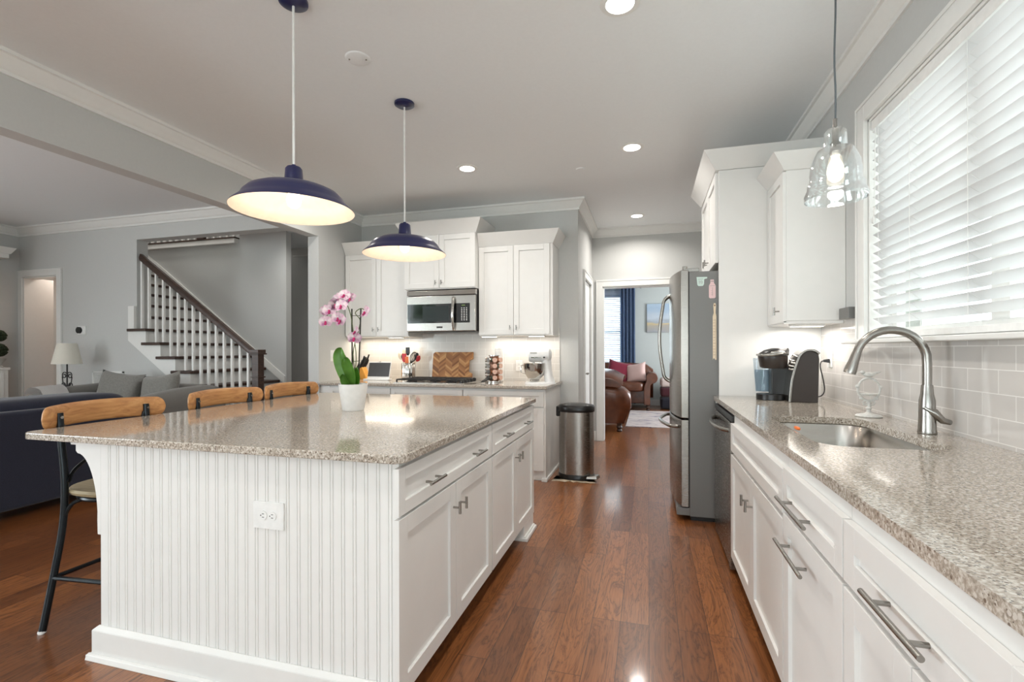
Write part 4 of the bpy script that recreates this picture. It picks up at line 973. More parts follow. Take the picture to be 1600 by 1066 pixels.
# gas cooktop
ct = thing('gas_cooktop', 'gas cooktop with black iron grates and a row of knobs', 'cooktop', (-2.2, 4.9, .915))
MB().box(-2.60, -1.80, 4.60, 5.12, .915, .922).build('base', 'steelh', ct, .002)
for k, gx_ in enumerate((-2.465, -2.235, -2.01)):
    m = MB(); a, b, c, d = gx_ - .108, gx_ + .108, 4.63, 5.1; zt = .95
    for p, q in (((a, c), (b, c)), ((b, c), (b, d)), ((b, d), (a, d)), ((a, d), (a, c)), ((a, (c + d) / 2), (b, (c + d) / 2)), ((gx_, c), (gx_, d)), ((a, c + .12), (b, c + .12)), ((a, d - .12), (b, d - .12))):
        m.tube([(p[0], p[1], zt), (q[0], q[1], zt)], .007, 6)
    for p in ((a, c), (b, c), (b, d), (a, d)): m.tube([(p[0], p[1], .922), (p[0], p[1], zt)], .008, 6)
    m.build('grate', 'blackiron', ct)
m = MB()
for gx_ in (-2.465, -2.01):
    for gy_ in (4.75, 4.98): m.lathe([(.05, .922), (.05, .932), (.038, .934), (.038, .942), (.0, .943)], (gx_, gy_, 0), 20)
m.lathe([(.06, .922), (.06, .932), (.045, .934), (.045, .943), (.0, .944)], (-2.235, 4.865, 0), 20); m.build('burners', 'blackiron', ct)
for k in range(5):
    y = 4.66 + k * .095; m = MB(); m.lathe([(.021, .922), (.021, .948), (.017, .953), (.0, .953)], (-1.85, y, 0), 16); m.box(-1.853, -1.847, y - .017, y + .017, .953, .957); m.build('knob', 'black', ct)

# things on the back counter
cb = MB(); x0, x1, z0, z1 = 0, .50, 0, .325
rr2 = [(0, .02), (.02, 0), (.50, 0), (.50, .075), (.455, .095), (.455, .225), (.50, .245), (.50, .325), (.02, .325), (0, .305)]
cb.prism(rr2, 'y', 0, .028); o = cb.build('cutting_board', 'board', None, .003)
o.location = (-2.462, 5.255, .917); o.rotation_euler = (math.radians(-9), 0, 0); tag(o, 'chevron-patterned wooden cutting board leaning on the tile behind the cooktop', 'cutting board')
tb = thing('tablet_frame', 'white framed slate tablet standing on the counter', 'tablet', (-3.02, 5.02, .915))
tl = lambda q: (q[0], 5.0 + q[1] + (q[2] - .915) * .28, q[2])
MB(tl).box(-3.17, -2.88, 0, .014, .918, 1.125).build('frame', 'whiteplastic', tb, .005); MB(tl).box(-3.165, -2.888, -.002, .0, .955, 1.115).build('screen', 'slate', tb, .0015)
m = MB(); m.box(-3.19, -2.86, 4.955, 5.04, .915, .93); m.build('stand', 'whiteplastic', tb, .004)
m = MB(tl); m.lathe([(0, 1.12), (.012, 1.12), (.012, 1.13), (0, 1.132)], (-3.03, .007, 0), 12); m.build('button', 'stonepot', tb)
# utensil crock and what stands in it
ux, uy = -2.715, 5.16
ck = thing('utensil_crock', 'ribbed stainless crock full of cooking utensils', 'crock', (ux, uy, .915))
prof = []
m = MB()
def crk(r, z): return [(ux + (r + .003 * math.cos(12 * a)) * math.cos(a), uy + (r + .003 * math.cos(12 * a)) * math.sin(a), z) for a in [2 * PI * k / 96 for k in range(96)]]
m.ring_loft([crk(.078, .915), crk(.08, .92), crk(.08, 1.105), crk(.077, 1.11), crk(.074, 1.105), crk(.074, .925)]); m.build('pot', 'chrome', ck)
def utensil(name, label, cat, base, tip, head, mat, hmat=None):
    r = thing(name, label, cat, (ux, uy, .93), 'utensils in the steel crock')
    b = Vector((ux + base[0], uy + base[1], .935)); t = Vector((ux + tip[0], uy + tip[1], tip[2]))
    d = (t - b).normalized(); MB().tube([b, t], .0055, 8).build('handle', hmat or 'palewood', r)
    s = d.cross(Vector((0, 1, 0))).normalized(); m = MB(); kind, L, Wd = head
    if kind == 'spoon':
        rings = []
        for k in range(9):
            u = k / 8; w = Wd * math.sin(PI * min(.97, max(.06, u * .92 + .06))) ** .7
            c = t + d * (L * u); rings.append([c + s * (w * math.cos(a)) + Vector((0, 1, 0)) * (.006 * math.sin(a)) for a in [2 * PI * i / 12 for i in range(12)]])
        m.ring_loft(rings)
    elif kind == 'spat':
        rings = []
        for u, w in ((0, .3), (.15, .8), (.3, 1), (.95, 1), (1, .9)):
            c = t + d * (L * u); rings.append([c + s * (w * Wd) + Vector((0, .003, 0)), c - s * (w * Wd) + Vector((0, .003, 0)), c - s * (w * Wd) - Vector((0, .003, 0)), c + s * (w * Wd) - Vector((0, .003, 0))])
        m.ring_loft(rings)
    elif kind == 'whisk':
        for i in range(6):
            a = PI * i / 6; q = s * math.cos(a) + Vector((0, 1, 0)) * math.sin(a)
            m.tube(smoothpath([t, t + d * L * .5 + q * Wd, t + d * L * .9 + q * Wd * .7, t + d * L, t + d * L * .9 - q * Wd * .7, t + d * L * .5 - q * Wd, t], 4), .0025, 6)
    m.build('head', mat, r); return r
utensil('wooden_spoon', 'cream wooden spoon leaning left out of the crock', 'spoon', (.045, .02), (-.085, .012, 1.15), ('spoon', .09, .03), 'cream')
utensil('slotted_spoon', 'pale nylon spoon rising tallest at the left of the crock', 'spoon', (.03, .045), (-.065, .045, 1.20), ('spoon', .085, .026), 'cream')
utensil('rubber_spatula', 'red spatula at the front left of the crock', 'spatula', (-.03, -.038), (-.035, -.032, 1.12), ('spat', .1, .028), 'red')
utensil('silicone_turner', 'orange turner standing at the front of the crock', 'spatula', (.01, -.048), (.004, -.045, 1.10), ('spat', .085, .022), 'orange')
utensil('black_ladle', 'black ladle with its head left of the tall turner', 'ladle', (.02, -.005), (-.05, -.005, 1.15), ('spoon', .075, .032), 'black')
utensil('black_turner', 'dark turner standing tallest in the middle of the crock', 'spatula', (.005, .0), (-.008, .004, 1.20), ('spat', .095, .026), 'black')
utensil('black_whisk', 'black balloon whisk leaning right out of the crock', 'whisk', (-.035, -.018), (.038, -.018, 1.10), ('whisk', .15, .036), 'black')
utensil('red_spoon', 'red spoon leaning furthest right out of the crock', 'spoon', (-.045, .033), (.088, .03, 1.13), ('spoon', .08, .03), 'red')
utensil('black_spoon', 'black spoon behind the whisk in the crock', 'spoon', (-.02, .058), (.06, .06, 1.15), ('spoon', .085, .028), 'black')
# knife block
kb = thing('knife_block', 'orange wooden knife block behind the orchid', 'knife block', (-3.3, 5.15, .915))
m = MB(); m.prism([(-3.37, .915), (-3.235, .915), (-3.30, 1.06), (-3.40, 1.01)][::-1], 'y', 5.1, 5.2); m.build('block', 'orangewood', kb, .004)
for i in range(3):
    for j in range(3):
        kx, kz = -3.385 + i * .038, 1.034 + i * .0185; y = 5.112 + j * .038
        r = thing('kitchen_knife', 'black handled knife in the orange knife block', 'knife', (kx, y, kz), 'knives in the orange block'); L = .08 + .03 * ((i * 2 + j) % 3)
        MB().tube([(kx, y, kz - .01), (kx + L * .35, y, kz + L * .5), (kx + L * .55, y, kz + L)], [.010, .011, .009], 8).build('handle', 'black', r)
# spice carousel
sx, sy = -1.60, 4.98
sc = thing('spice_rack', 'revolving wooden spice rack standing on the back counter', 'spice rack', (sx, sy, .915))
m = MB(); m.lathe([(.0, .918), (.10, .918), (.10, .93), (.0, .93)], (sx, sy, 0), 24); m.lathe([(.0, 1.195), (.06, 1.195), (.06, 1.205), (.0, 1.205)], (sx, sy, 0), 24); m.build('base', 'chrome', sc)
m = MB(); m.lathe([(.0498, .93), (.0498, 1.195)], (sx, sy, 0), 16)
m.build('post', 'carouselwood', sc, .003)
n_ = 0
for f in range(8):
    a = -PI / 2 + PI / 4 * (f - 3.5)
    if math.sin(a) > .3: continue
    for k in range(4):
        c = Vector((sx + .0502 * math.cos(a), sy + .0502 * math.sin(a), .965 + k * .063)); d = Vector((math.cos(a), math.sin(a), .0))
        col = ('row %d from the bottom' % (k + 1))
        r = thing('spice_jar', 'round lidded spice jar in the revolving rack', 'spice jar', tuple(c), 'jars in the spice rack')
        MB().cyl(c, c + d * .035, .024, 12).build('glass', ('spice1', 'spice2', 'spice3')[(f * 2 + k) % 3], r); MB().cyl(c + d * .035, c + d * .048, .026, 14).build('lid', 'chrome' if f < 4 else 'spice3', r)
pm = thing('salt_canister', 'white round canister behind the spice rack', 'canister', (-1.60, 5.15, .915))
MB().lathe([(.0, .915), (.05, .915), (.052, .92), (.052, 1.25), (.046, 1.256), (.0, 1.256)], (-1.60, 5.17, 0), 24).build('body', 'ceramic', pm); MB().lathe([(.05, 1.257), (.05, 1.285), (.035, 1.30), (.0, 1.302)], (-1.60, 5.17, 0), 24).build('lid', 'ceramic', pm)
# slotted turner lying on the counter by the cooktop
tr = thing('slotted_turner', 'steel handled turner lying between cooktop and spice rack', 'spatula', (-1.75, 4.75, .92))
MB().tube([(-1.78, 4.58, .921), (-1.70, 4.72, .924), (-1.67, 4.77, .928)], .006, 8).build('handle', 'nickel', tr)
MB().hexa([(-1.69, 4.76, .925), (-1.64, 4.76, .925), (-1.60, 4.85, .955), (-1.66, 4.87, .955), (-1.69, 4.76, .929), (-1.64, 4.76, .929), (-1.60, 4.85, .959), (-1.66, 4.87, .959)]).build('blade', 'black', tr)

# stand mixer
sm = thing('stand_mixer', 'white stand mixer with steel bowl at the end of the back counter', 'mixer', (-1.08, 4.85, .915))
mx, my = -1.075, 4.80
foot = []
m = MB(); m.ring_loft([[(mx + .02 + .16 * math.cos(a) * k, my + .02 + .10 * math.sin(a) * k, z) for a in [2 * PI * i / 32 for i in range(32)]] for k, z in ((1, .915), (1.0, .925), (.93, .938))]); m.build('base', 'ceramic', sm)
m = MB(); m.ring_loft([[(mx + .10 + w * math.cos(a) * 1.0 + dx, my + .02 + d * math.sin(a), z) for a in [2 * PI * i / 20 for i in range(20)]] for w, d, dx, z in ((.055, .06, .02, .93), (.045, .05, .0, 1.0), (.045, .048, -.01, 1.10), (.05, .055, -.02, 1.17))]); m.build('column', 'ceramic', sm)
m = MB(); m.ring_loft([[(x, my + .01 + w * math.cos(a), zc + h * math.sin(a)) for a in [2 * PI * i / 24 for i in range(24)]] for x, w, h, zc in ((mx - .095, .035, .04, 1.20), (mx - .09, .055, .06, 1.20), (mx - .06, .062, .068, 1.205), (mx + .06, .066, .072, 1.21), (mx + .12, .058, .062, 1.21), (mx + .135, .03, .035, 1.21))]); m.build('motor_head', 'ceramic', sm)
m = MB(); m.box(mx - .06, mx + .05, my - .058, my - .05, 1.178, 1.19); m.build('trim_band', 'chrome', sm, .002); MB().cyl((mx + .075, my - .066, 1.185), (mx + .075, my - .05, 1.185), .009, 12).build('lever', 'black', sm)
MB().cyl((mx - .05, my + .01, 1.08), (mx - .05, my + .01, 1.15), .014, 14).build('hub', 'nickel', sm)
m = MB(); m.lathe([(.0, .945), (.05, .945), (.055, .95), (.05, .958), (.07, .975), (.1, 1.02), (.113, 1.075), (.116, 1.125), (.119, 1.128), (.113, 1.126), (.109, 1.075), (.095, 1.02), (.06, .975), (.0, .97)], (mx - .035, my + .0, 0), 36); m.build('bowl', 'chrome', sm)
m = MB(); m.tube([(mx - .145, my, 1.105), (mx - .178, my, 1.10), (mx - .178, my, 1.03), (mx - .135, my, 1.02)], .006, 8); m.build('bowl_handle', 'chrome', sm)
m = MB(); m.box(mx - .07, mx + .0, my - .055, my - .052, 1.225, 1.235); m.build('badge', 'stonepot', sm)
# outlets and switches
outlet('light_switch', '+x', XL, 4.81, 1.20, .165, .125, 'white three-gang switch plate on the left kitchen wall behind the orchid', gangs=3, kind='switch')
outlet('wall_outlet', '-y', YB - .01, -1.42, 1.08, .075, .12, 'white outlet on the tile between spice rack and mixer')

# trash can on crumpled paper
tx, ty = -.685, 4.78
tc = thing('trash_can', 'brushed steel pedal trash can with black lid', 'trash can', (tx, ty, 0)); tc.location.z = .0045
def dshape(k, z, n=40):      # flat-backed oval
    out = []
    for i in range(n):
        a = 2 * PI * i / n; x = .172 * k * math.copysign(abs(math.cos(a)) ** .75, math.cos(a)); y = .13 * k * math.sin(a)
        if y > 0: y *= .9
        out.append((tx + x, ty + y, z))
    return out
MB().ring_loft([dshape(1.0, .02), dshape(1.0, .65)]).build('body', 'steel', tc)
MB().ring_loft([dshape(1.02, .0), dshape(1.03, .045), dshape(1.0, .05)]).build('base_ring', 'black', tc)
MB().ring_loft([dshape(1.03, .652), dshape(1.05, .66), dshape(1.05, .70), dshape(.97, .716), dshape(.6, .728), dshape(.2, .731)]).build('lid', 'black', tc)
m = MB(); m.box(tx - .195, tx - .16, ty - .05, ty + .05, .60, .70); m.build('hinge', 'black', tc, .01)
m = MB(); m.hexa([(tx + .11, ty - .16, .025), (tx + .22, ty - .15, .025), (tx + .24, ty - .06, .025), (tx + .14, ty - .08, .025), (tx + .11, ty - .15, .045), (tx + .21, ty - .14, .06), (tx + .23, ty - .07, .06), (tx + .14, ty - .08, .06)]); m.build('pedal', 'nickel', tc, .008)
rp = random.Random(4); g = []
for i in range(9): g.append([(tx - .21 + .40 * j / 12 + rp.uniform(-.01, .01), ty - .19 + .2 * i / 8 + rp.uniform(-.015, .015), .001 + (abs(rp.gauss(0, .005)) if i < 3 else .0005)) for j in range(13)])
tag(MB().sheet(g, .0006).build('paper_sheet', 'paper', None), 'crumpled cream paper under the trash can', 'paper')
# ---------------------------------------------------------------- orchid on the island
ox, oy, oz = -1.642, 2.45, .9155
orc = thing('potted_orchid', 'pink and white orchid in a white ceramic pot on the island', 'plant', (ox, oy, oz))
MB().lathe([(.0, oz), (.058, oz), (.061, oz + .004), (.082, oz + .148), (.083, oz + .152), (.078, oz + .152), (.074, oz + .12), (.0, oz + .12)], (ox, oy, 0), 48).build('pot', 'ceramic', orc, angle=50)
MB().lathe([(.0, oz + .128), (.073, oz + .124), (.072, oz + .12), (.0, oz + .12)], (ox, oy, 0), 20).build('bark_mix', 'bark', orc)
def leaf(pts, w, roll):
    P = smoothpath(pts, 5); n = len(P); g = []
    for i, p in enumerate(P):
        t = (P[min(i + 1, n - 1)] - P[max(i - 1, 0)]).normalized(); s = t.cross(Vector(roll)).normalized(); nn = s.cross(t)
        u = i / (n - 1); ww = w * (math.sin(PI * min(.985, u * .9 + .09)) ** .6)
        g.append([p + s * (ww * k) + nn * (-.012 * (1 - abs(k)) if False else .014 * abs(k) ** 1.5) for k in (-1, -.6, -.2, 0, .2, .6, 1)])
    MB().sheet(g, .0022).build('leaf', 'leaf', orc)
V = lambda x, y, z: (ox + x, oy + y, oz + z)
leaf([V(-.01, 0, .13), V(-.045, -.01, .22), V(-.07, -.02, .31), V(-.062, -.02, .36)], .044, (.1, -1, .1))
leaf([V(.0, 0, .13), V(-.05, .03, .21), V(-.095, .05, .28), V(-.105, .05, .31)], .034, (.5, -1, .3))
leaf([V(.01, -.01, .13), V(.015, -.03, .2), V(.0, -.05, .27), V(-.02, -.055, .30)], .045, (-.3, -1, .2))
leaf([V(.03, .0, .13), V(.055, -.02, .19), V(.05, -.03, .25)], .03, (-.5, -1, .1))
leaf([V(-.02, -.01, .13), V(-.035, -.03, .17), V(-.04, -.04, .21)], .022, (.3, -1, .1))
for dx, dy, h in ((-.008, 0, .585), (.045, .01, .585)):
    MB().tube([V(dx * .6, dy, .12), V(dx, dy, h)], .0042, 8).build('stake', 'stake', orc)
m = MB(); m.tube([V(-.006, 0, .42), V(.042, .01, .42)], .0018, 6); m.tube([V(-.006, 0, .545), V(.044, .01, .545)], .0018, 6); m.tube([V(-.006, 0, .28), V(.04, .01, .285)], .0018, 6); m.build('stake_tie', 'stake', orc)
st1 = [V(.0, 0, .13), V(.02, 0, .3), V(.0, .0, .46), V(-.012, -.01, .56), V(-.04, -.02, .62), V(-.09, -.03, .60), V(-.14, -.03, .56), V(-.17, -.03, .53)]
st2 = [V(.03, 0, .13), V(.0, 0, .32), V(.03, .01, .46), V(.04, .01, .52), V(.015, .0, .56), V(.05, .0, .585), V(.08, 0, .575)]
MB().tube(smoothpath(st1, 5), .0026, 8).build('stem', 'stem', orc); MB().tube(smoothpath(st2, 5), .0026, 8).build('stem', 'stem', orc)
# one bloom, copied
def bloom():
    fl = bpy.data.objects.new('bloom', None)
    return fl
def petal_grid(L, Wd, ang, cup):
    g = []
    for i in range(9):
        u = i / 8; w = Wd * math.sin(PI * (.06 + .9 * u)) ** .75; r = L * u + .003; row = []
        for k in (-1, -.5, 0, .5, 1):
            x = r; y = w * k; z = cup * (u * u) + .006 * (abs(k) ** 2) * (1 if u > .1 else 0)
            row.append((x * math.cos(ang) - y * math.sin(ang), -z, x * math.sin(ang) + y * math.cos(ang)))
        g.append(row)
    return g
blm = MB()
for ang, L, Wd in ((PI / 2, .036, .015), (PI / 2 + 2.2, .034, .014), (PI / 2 - 2.2, .034, .014)): blm.sheet(petal_grid(L, Wd, ang, .004), .0008)
for ang in (.25, PI - .25): blm.sheet(petal_grid(.038, .026, ang, -.003), .0008)
fl_pts = [(543, .0, .655, -.02, 0), ]
spots = [(-.035, -.03, .66, .1), (.0, -.02, .64, -.2), (-.095, -.03, .61, .3), (-.045, -.045, .60, 0), (-.165, -.02, .575, .9), (-.13, -.04, .575, .5), (-.15, -.045, .51, .4), (-.07, -.04, .53, .3), (-.045, -.05, .515, -.3), (-.075, -.02, .635, .2), (.09, -.01, .56, -.5), (.04, -.03, .45, -.7), (.03, -.03, .415, .2)]
pm0 = None
for i, (dx, dy, dz, rz) in enumerate(spots):
    if pm0 is None:
        f0 = blm.build('flower', 'petal', orc, angle=60)
        # geometry was built around the origin; undo the root shift
        f0.data.transform(Matrix.Translation(Vector((ox, oy, oz))))
        lp = MB(); lp.ball((0, -.008, -.004), .007, .006, .009, 10, 8); lp.ball((0, -.012, -.014), .008, .004, .007, 10, 6)
        l0 = lp.build('lip', 'lip', f0); l0.data.transform(Matrix.Translation(-Vector(ORG['lip'])) if False else Matrix.Translation(Vector((ox, oy, oz))))
        pm0 = f0; f, l = f0, l0
    else:
        f = f0.copy(); COL.objects.link(f); l = l0.copy(); COL.objects.link(l); l.parent = f
    f.location = (dx, dy, dz); f.rotation_euler = (random.uniform(-.35, .25), random.uniform(-.3, .3), rz); s_ = random.uniform(.92, 1.12); f.scale = (s_, s_, s_)

# ---------------------------------------------------------------- hanging lamps over the island
def pendant(label, x, y, ztop, zrim):
    r = thing('pendant_lamp', label, 'pendant lamp', (x, y, zrim), 'navy pendant lamps over the island')
    MB().lathe([(.0, CZ - .001), (.066, CZ - .001), (.066, CZ - .014), (.045, CZ - .026), (.0, CZ - .028)], (x, y, 0), 32).build('canopy', 'navyenamel', r)
    MB().tube([(x, y, CZ - .02), (x, y, ztop + .01)], .0055, 8).build('cord', 'whitecord', r)
    MB().lathe([(.0, ztop + .012), (.009, ztop + .012), (.012, ztop), (.031, ztop), (.038, ztop - .01), (.043, ztop - .075), (.046, ztop - .085), (.0, ztop - .085)], (x, y, 0), 32).build('socket_cap', 'navyenamel', r)
    H = ztop - .08 - zrim
    prof = [(.03, 1.0), (.046, .99), (.075, .955), (.12, .90), (.165, .81), (.20, .68), (.222, .50), (.232, .36), (.245, .25), (.272, .06), (.276, .0)]
    out = [(a, zrim + H * b) for a, b in prof]
    sh = MB().lathe(out, (x, y, 0), 56, cap=False).build('shade', 'navyenamel', r, angle=80)
    inn = [(a - .003, z - .002) for a, z in out]; inn[-1] = (out[-1][0] - .001, out[-1][1])
    MB().lathe(inn, (x, y, 0), 56, cap=False).build('shade_lining', 'shadein', sh, angle=80)
    MB().lathe([(.012, zrim + H * .86), (.015, zrim + H * .8), (.03, zrim + H * .55), (.034, zrim + H * .38), (.028, zrim + H * .2), (.014, zrim + H * .1), (.0, zrim + H * .08)], (x, y, 0), 24).build('bulb', 'bulb', r)
    point('pendant_glow', (x, y, zrim + .012), 4.0, (1.0, .87, .74), .035)
pendant('navy enamel dome pendant nearer the camera over the island', -1.62, 1.94, 2.131, 1.925)
pendant('navy enamel dome pendant further off, toward the microwave', -1.577, 2.95, 2.111, 1.905)

# recessed lights and other ceiling fittings
def downlight(x, y, label, watts=9):
    r = thing('recessed_light', label, 'ceiling light', (x, y, CZ), 'recessed ceiling lights')
    MB().lathe([(.066, CZ - .006), (.094, CZ - .003), (.095, CZ), (.066, CZ)], (x, y, 0), 40, True).build('trim_ring', 'trim', r)
    MB().lathe([(.0, CZ - .0065), (.067, CZ - .0065), (.067, CZ - .003), (.0, CZ - .003)], (x, y, 0), 40).build('lens', 'canlight', r)
    area('downlight', (x, y, CZ - .012), (0, 0, 0), .12, .12, watts, SOFT, 'DISK', 150)
downlight(-.127, 2.384, 'lit recessed light at the top edge of the photo')
downlight(-1.592, 4.165, 'lit recessed light in the ceiling near the microwave wall')
downlight(-.125, 4.105, 'lit recessed light in the ceiling over the aisle before the refrigerator')
downlight(-.133, 6.219, 'smallest lit recessed light, in the hall ceiling before the doorway', 12)
for x, y in ((-1.6, .6), (-.13, .6), (-3.0, 4.1), (-.13, -1.2), (-1.6, -1.2)): area('downlight', (x, y, CZ - .012), (0, 0, 0), .12, .12, 5, SOFT, 'DISK', 150)  # further lamps added for light, no fittings modelled
for x, y in ((-5.0, 1.5), (-7.0, 1.5)): area('downlight', (x, y, CZ - .012), (0, 0, 0), .12, .12, 6, SOFT, 'DISK', 150)  # living room lamps added as fill, also without fittings
r = thing('ceiling_cover', 'round white blank plate on the ceiling between the navy pendants', 'ceiling plate', (-1.589, 2.424, CZ))
MB().lathe([(.0, CZ - .006), (.06, CZ - .006), (.068, CZ - .003), (.07, CZ), (.0, CZ)], (-1.589, 2.424, 0), 32).build('plate', 'ceiling', r)
m = MB(); m.cyl((-1.635, 2.41, CZ - .009), (-1.635, 2.41, CZ - .005), .005, 10); m.cyl((-1.545, 2.44, CZ - .009), (-1.545, 2.44, CZ - .005), .005, 10); m.build('screw', 'nickel', r)
r = thing('sprinkler_cover', 'small white sprinkler disc on the ceiling near the hall corner', 'sprinkler', (-.597, 4.468, CZ))
MB().lathe([(.0, CZ - .008), (.036, CZ - .008), (.04, CZ - .004), (.04, CZ), (.0, CZ)], (-.597, 4.468, 0), 24).build('plate', 'ceiling', r)

# ---------------------------------------------------------------- bar stools (built facing +x, local coordinates)
def make_stool(label):
    r = thing('bar_stool', label, 'bar stool', (0, 0, 0), 'wooden-backed metal stools along the island', local=True)
    SH = .622
    MB().ring_loft([[(-.10 + kk * .215 * math.copysign(abs(math.cos(a)) ** .8, math.cos(a)), kk * .205 * math.copysign(abs(math.sin(a)) ** .8, math.sin(a)), z_) for a in [2 * PI * i / 44 for i in range(44)]] for kk, z_ in ((.86, SH - .03), (.96, SH - .024), (1.0, SH - .010), (.96, SH), (.6, SH + .002), (.1, SH - .002))]).build('seat', 'seatwood', r)
    MB().tube([(-.10 + .185 * math.cos(a), .178 * math.sin(a), SH - .042) for a in [2 * PI * k / 32 for k in range(32)]], .011, 8, True).build('seat_ring', 'stoolmetal', r)
    for s in (-1, 1):
        P = smoothpath([(-.235, s * .275, .0), (-.225, s * .24, .22), (-.212, s * .208, .46), (-.212, s * .20, .66), (-.235, s * .20, .86), (-.245, s * .20, .975)], 5)
        MB().tube(P, [.0145] * len(P), 12).build('leg', 'stoolmetal', r)
        P = smoothpath([(.125, s * .235, .0), (.105, s * .20, .3), (.07, s * .15, .54), (.03, s * .10, SH - .045)], 5)
        MB().tube(P, .0135, 12).build('leg', 'stoolmetal', r)
        MB().tube(smoothpath([(-.208, s * .208, .50), (-.18, s * .185, .56), (-.10, s * .15, .584), (-.03, s * .14, .584)], 5), .009, 8).build('bracket', 'stoolmetal', r)
        # cross back
        P = smoothpath([(-.20, s * .195, .66), (-.225, s * .15, .71), (-.25, s * .0, .79), (-.245, -s * .15, .87), (-.25, -s * .19, .935)], 5)
        P = [Vector((p.x - .006 * s, p.y, p.z)) for p in P]
        MB().tube(P, .0085, 8).build('cross_brace', 'stoolmetal', r)
        MB().lathe([(.0, 0), (.014, 0), (.016, .006), (.014, .014), (.0, .014)], (-.235, s * .275, 0), 12).build('foot_glide', 'whiteplastic', r)
    m = MB(); z = .235
    q = lambda x, y: (x, y, z)
    m.tube([q(-.224, -.24), q(-.224, .24)], .010, 8); m.tube([q(.11, -.207), q(.11, .207)], .010, 8)
    for s in (-1, 1): m.tube([q(-.224, s * .24), q(.11, s * .207)], .010, 8)
    m.build('foot_rest', 'stoolmetal', r)
    # bent wooden back: wraps the posts
    rings = []; N = 40
    for k in range(N + 1):
        u = math.sin(PI / 2 * (-1 + 2 * k / N)); y = .285 * u; x = -.300 + .085 * u * u; e = max(0, 1 - max(0, (abs(u) - .86) / .14) ** 2.2) ** .5
        e = max(e, .10); h = .052 * e; w = .0145 * max(e, .3); zc = .955 + .010 * (1 - u * u)
        rings.append([(x + w * math.copysign(abs(math.cos(a)) ** .6, math.cos(a)), y, zc + h * math.copysign(abs(math.sin(a)) ** .6, math.sin(a))) for a in [2 * PI * i / 16 for i in range(16)]])
    MB().ring_loft(rings).build('backrest', 'acacia', r, angle=60)
    m = MB()
    for s in (-1, 1): m.cyl((-.262, s * .20, .955), (-.226, s * .20, .955), .007, 10)
    m.build('bolt', 'nickel', r)
    return r
SX = -2.372
s1 = make_stool('wooden-backed dark metal stool nearest the camera at the island corner'); s1.location = (SX, 1.79, 0)
dup(s1, (SX, 2.50, 0), .0, 'honey-coloured wooden-backed stool in the middle of the row'); dup(s1, (SX, 3.09, 0), .0, 'wooden-backed stool furthest from the camera, beside the stair newel')

# ---------------------------------------------------------------- staircase
RISE = .1705; RUN = .232
stair = thing('staircase', 'staircase with dark treads, white balusters and dark handrail', 'staircase', (-5.5, 5.0, 0))
def rx(k): return -5.91 + (9 - k) * RUN        # riser x of step k
for k in range(1, 16):
    near = 4.462 if k <= 9 else YW + .145
    y1 = 5.645; z = RISE * k; xl = rx(k + 1) - (.04 if k <= 9 else 0)
    if k <= 2: y1 = 5.645
    MB().box(rx(k + 1), rx(k) + .03, near + .03, y1, z - .034, z).build('tread', 'espresso', stair, .006) if k > 9 else \
        MB().hexa([(xl, near, z - .034), (rx(k) + .03, near, z - .034), (rx(k) + .03, y1, z - .034), (rx(k + 1) - .001, y1, z - .034), (xl, near, z), (rx(k) + .03, near, z), (rx(k) + .03, y1, z), (rx(k + 1) - .001, y1, z)]).build('tread', 'espresso', stair, .006)
    MB().box(rx(k) - .012, rx(k), (4.529 if k <= 9 else YW + .145), 5.645, RISE * (k - 1), z - .034).build('riser', 'trim', stair)
# open stringer
pts = []
for k in range(1, 10): pts += [(rx(k) - .0, RISE * (k - 1)), (rx(k), RISE * k - .034)]
pts += [(-6.14, RISE * 9 - .034), (-6.20, RISE * 9 - .034), (-6.20, 1.39), (-4.2, 0.0)]
pts = [p for i, p in enumerate(pts) if i == 0 or p != pts[i - 1]]
MB().prism(pts, 'y', 4.495, 4.528).build('stringer', 'trim', stair)
MB().box(-6.20, -6.102, 4.495, 4.528, RISE * 9, 1.815).build('stringer_end', 'trim', stair)
for i in range(15):
    x = -6.053 + .1154 * i; k = 9
    while k > 1 and x > rx(k) + .02: k -= 1
    zt = 2.44 - .70 * (x + 6.08) - .03
    MB().box(x - .014, x + .014, 4.548, 4.576, RISE * k, zt).build('baluster', 'trim', stair, .002, 1)
m = MB(); p = [(-.03, -.035), (.03, -.035), (.034, -.01), (.026, .012), (.018, .03), (-.018, .03), (-.026, .012), (-.034, -.01)]
A = Vector((-6.065, 4.562, 2.430)); B = Vector((-4.34, 4.562, 1.222))
m.ring_loft([[(e.x, e.y + a, e.z + b * 1.22) for a, b in p] for e in (A, B)]); m.build('handrail', 'espresso', stair)
nx = -4.305
nw = MB().box(nx - .045, nx + .045, 4.517, 4.607, RISE * 2, 1.235).build('newel_post', 'espresso', stair, .004)
ORG[nw.name] = tuple(stair.location)
m = MB(); m.box(nx - .066, nx + .066, 4.496, 4.628, 1.215, 1.232); m.box(nx - .058, nx + .058, 4.504, 4.62, 1.232, 1.272); m.build('cap', 'espresso', nw, .004)
MB().box(nx - .056, nx + .056, 4.506, 4.618, .95, .965).build('collar', 'espresso', nw, .003)
m = MB(); zs = lambda x: 1.288 - .7286 * (x + 5.383)
m.prism([(-7.4, zs(-7.4)), (-7.4, zs(-7.4) - .11), (-4.86, zs(-4.86) - .11), (-4.86, zs(-4.86))], 'y', 5.625, 5.648); m.build('wall_skirt', 'trim', stair)
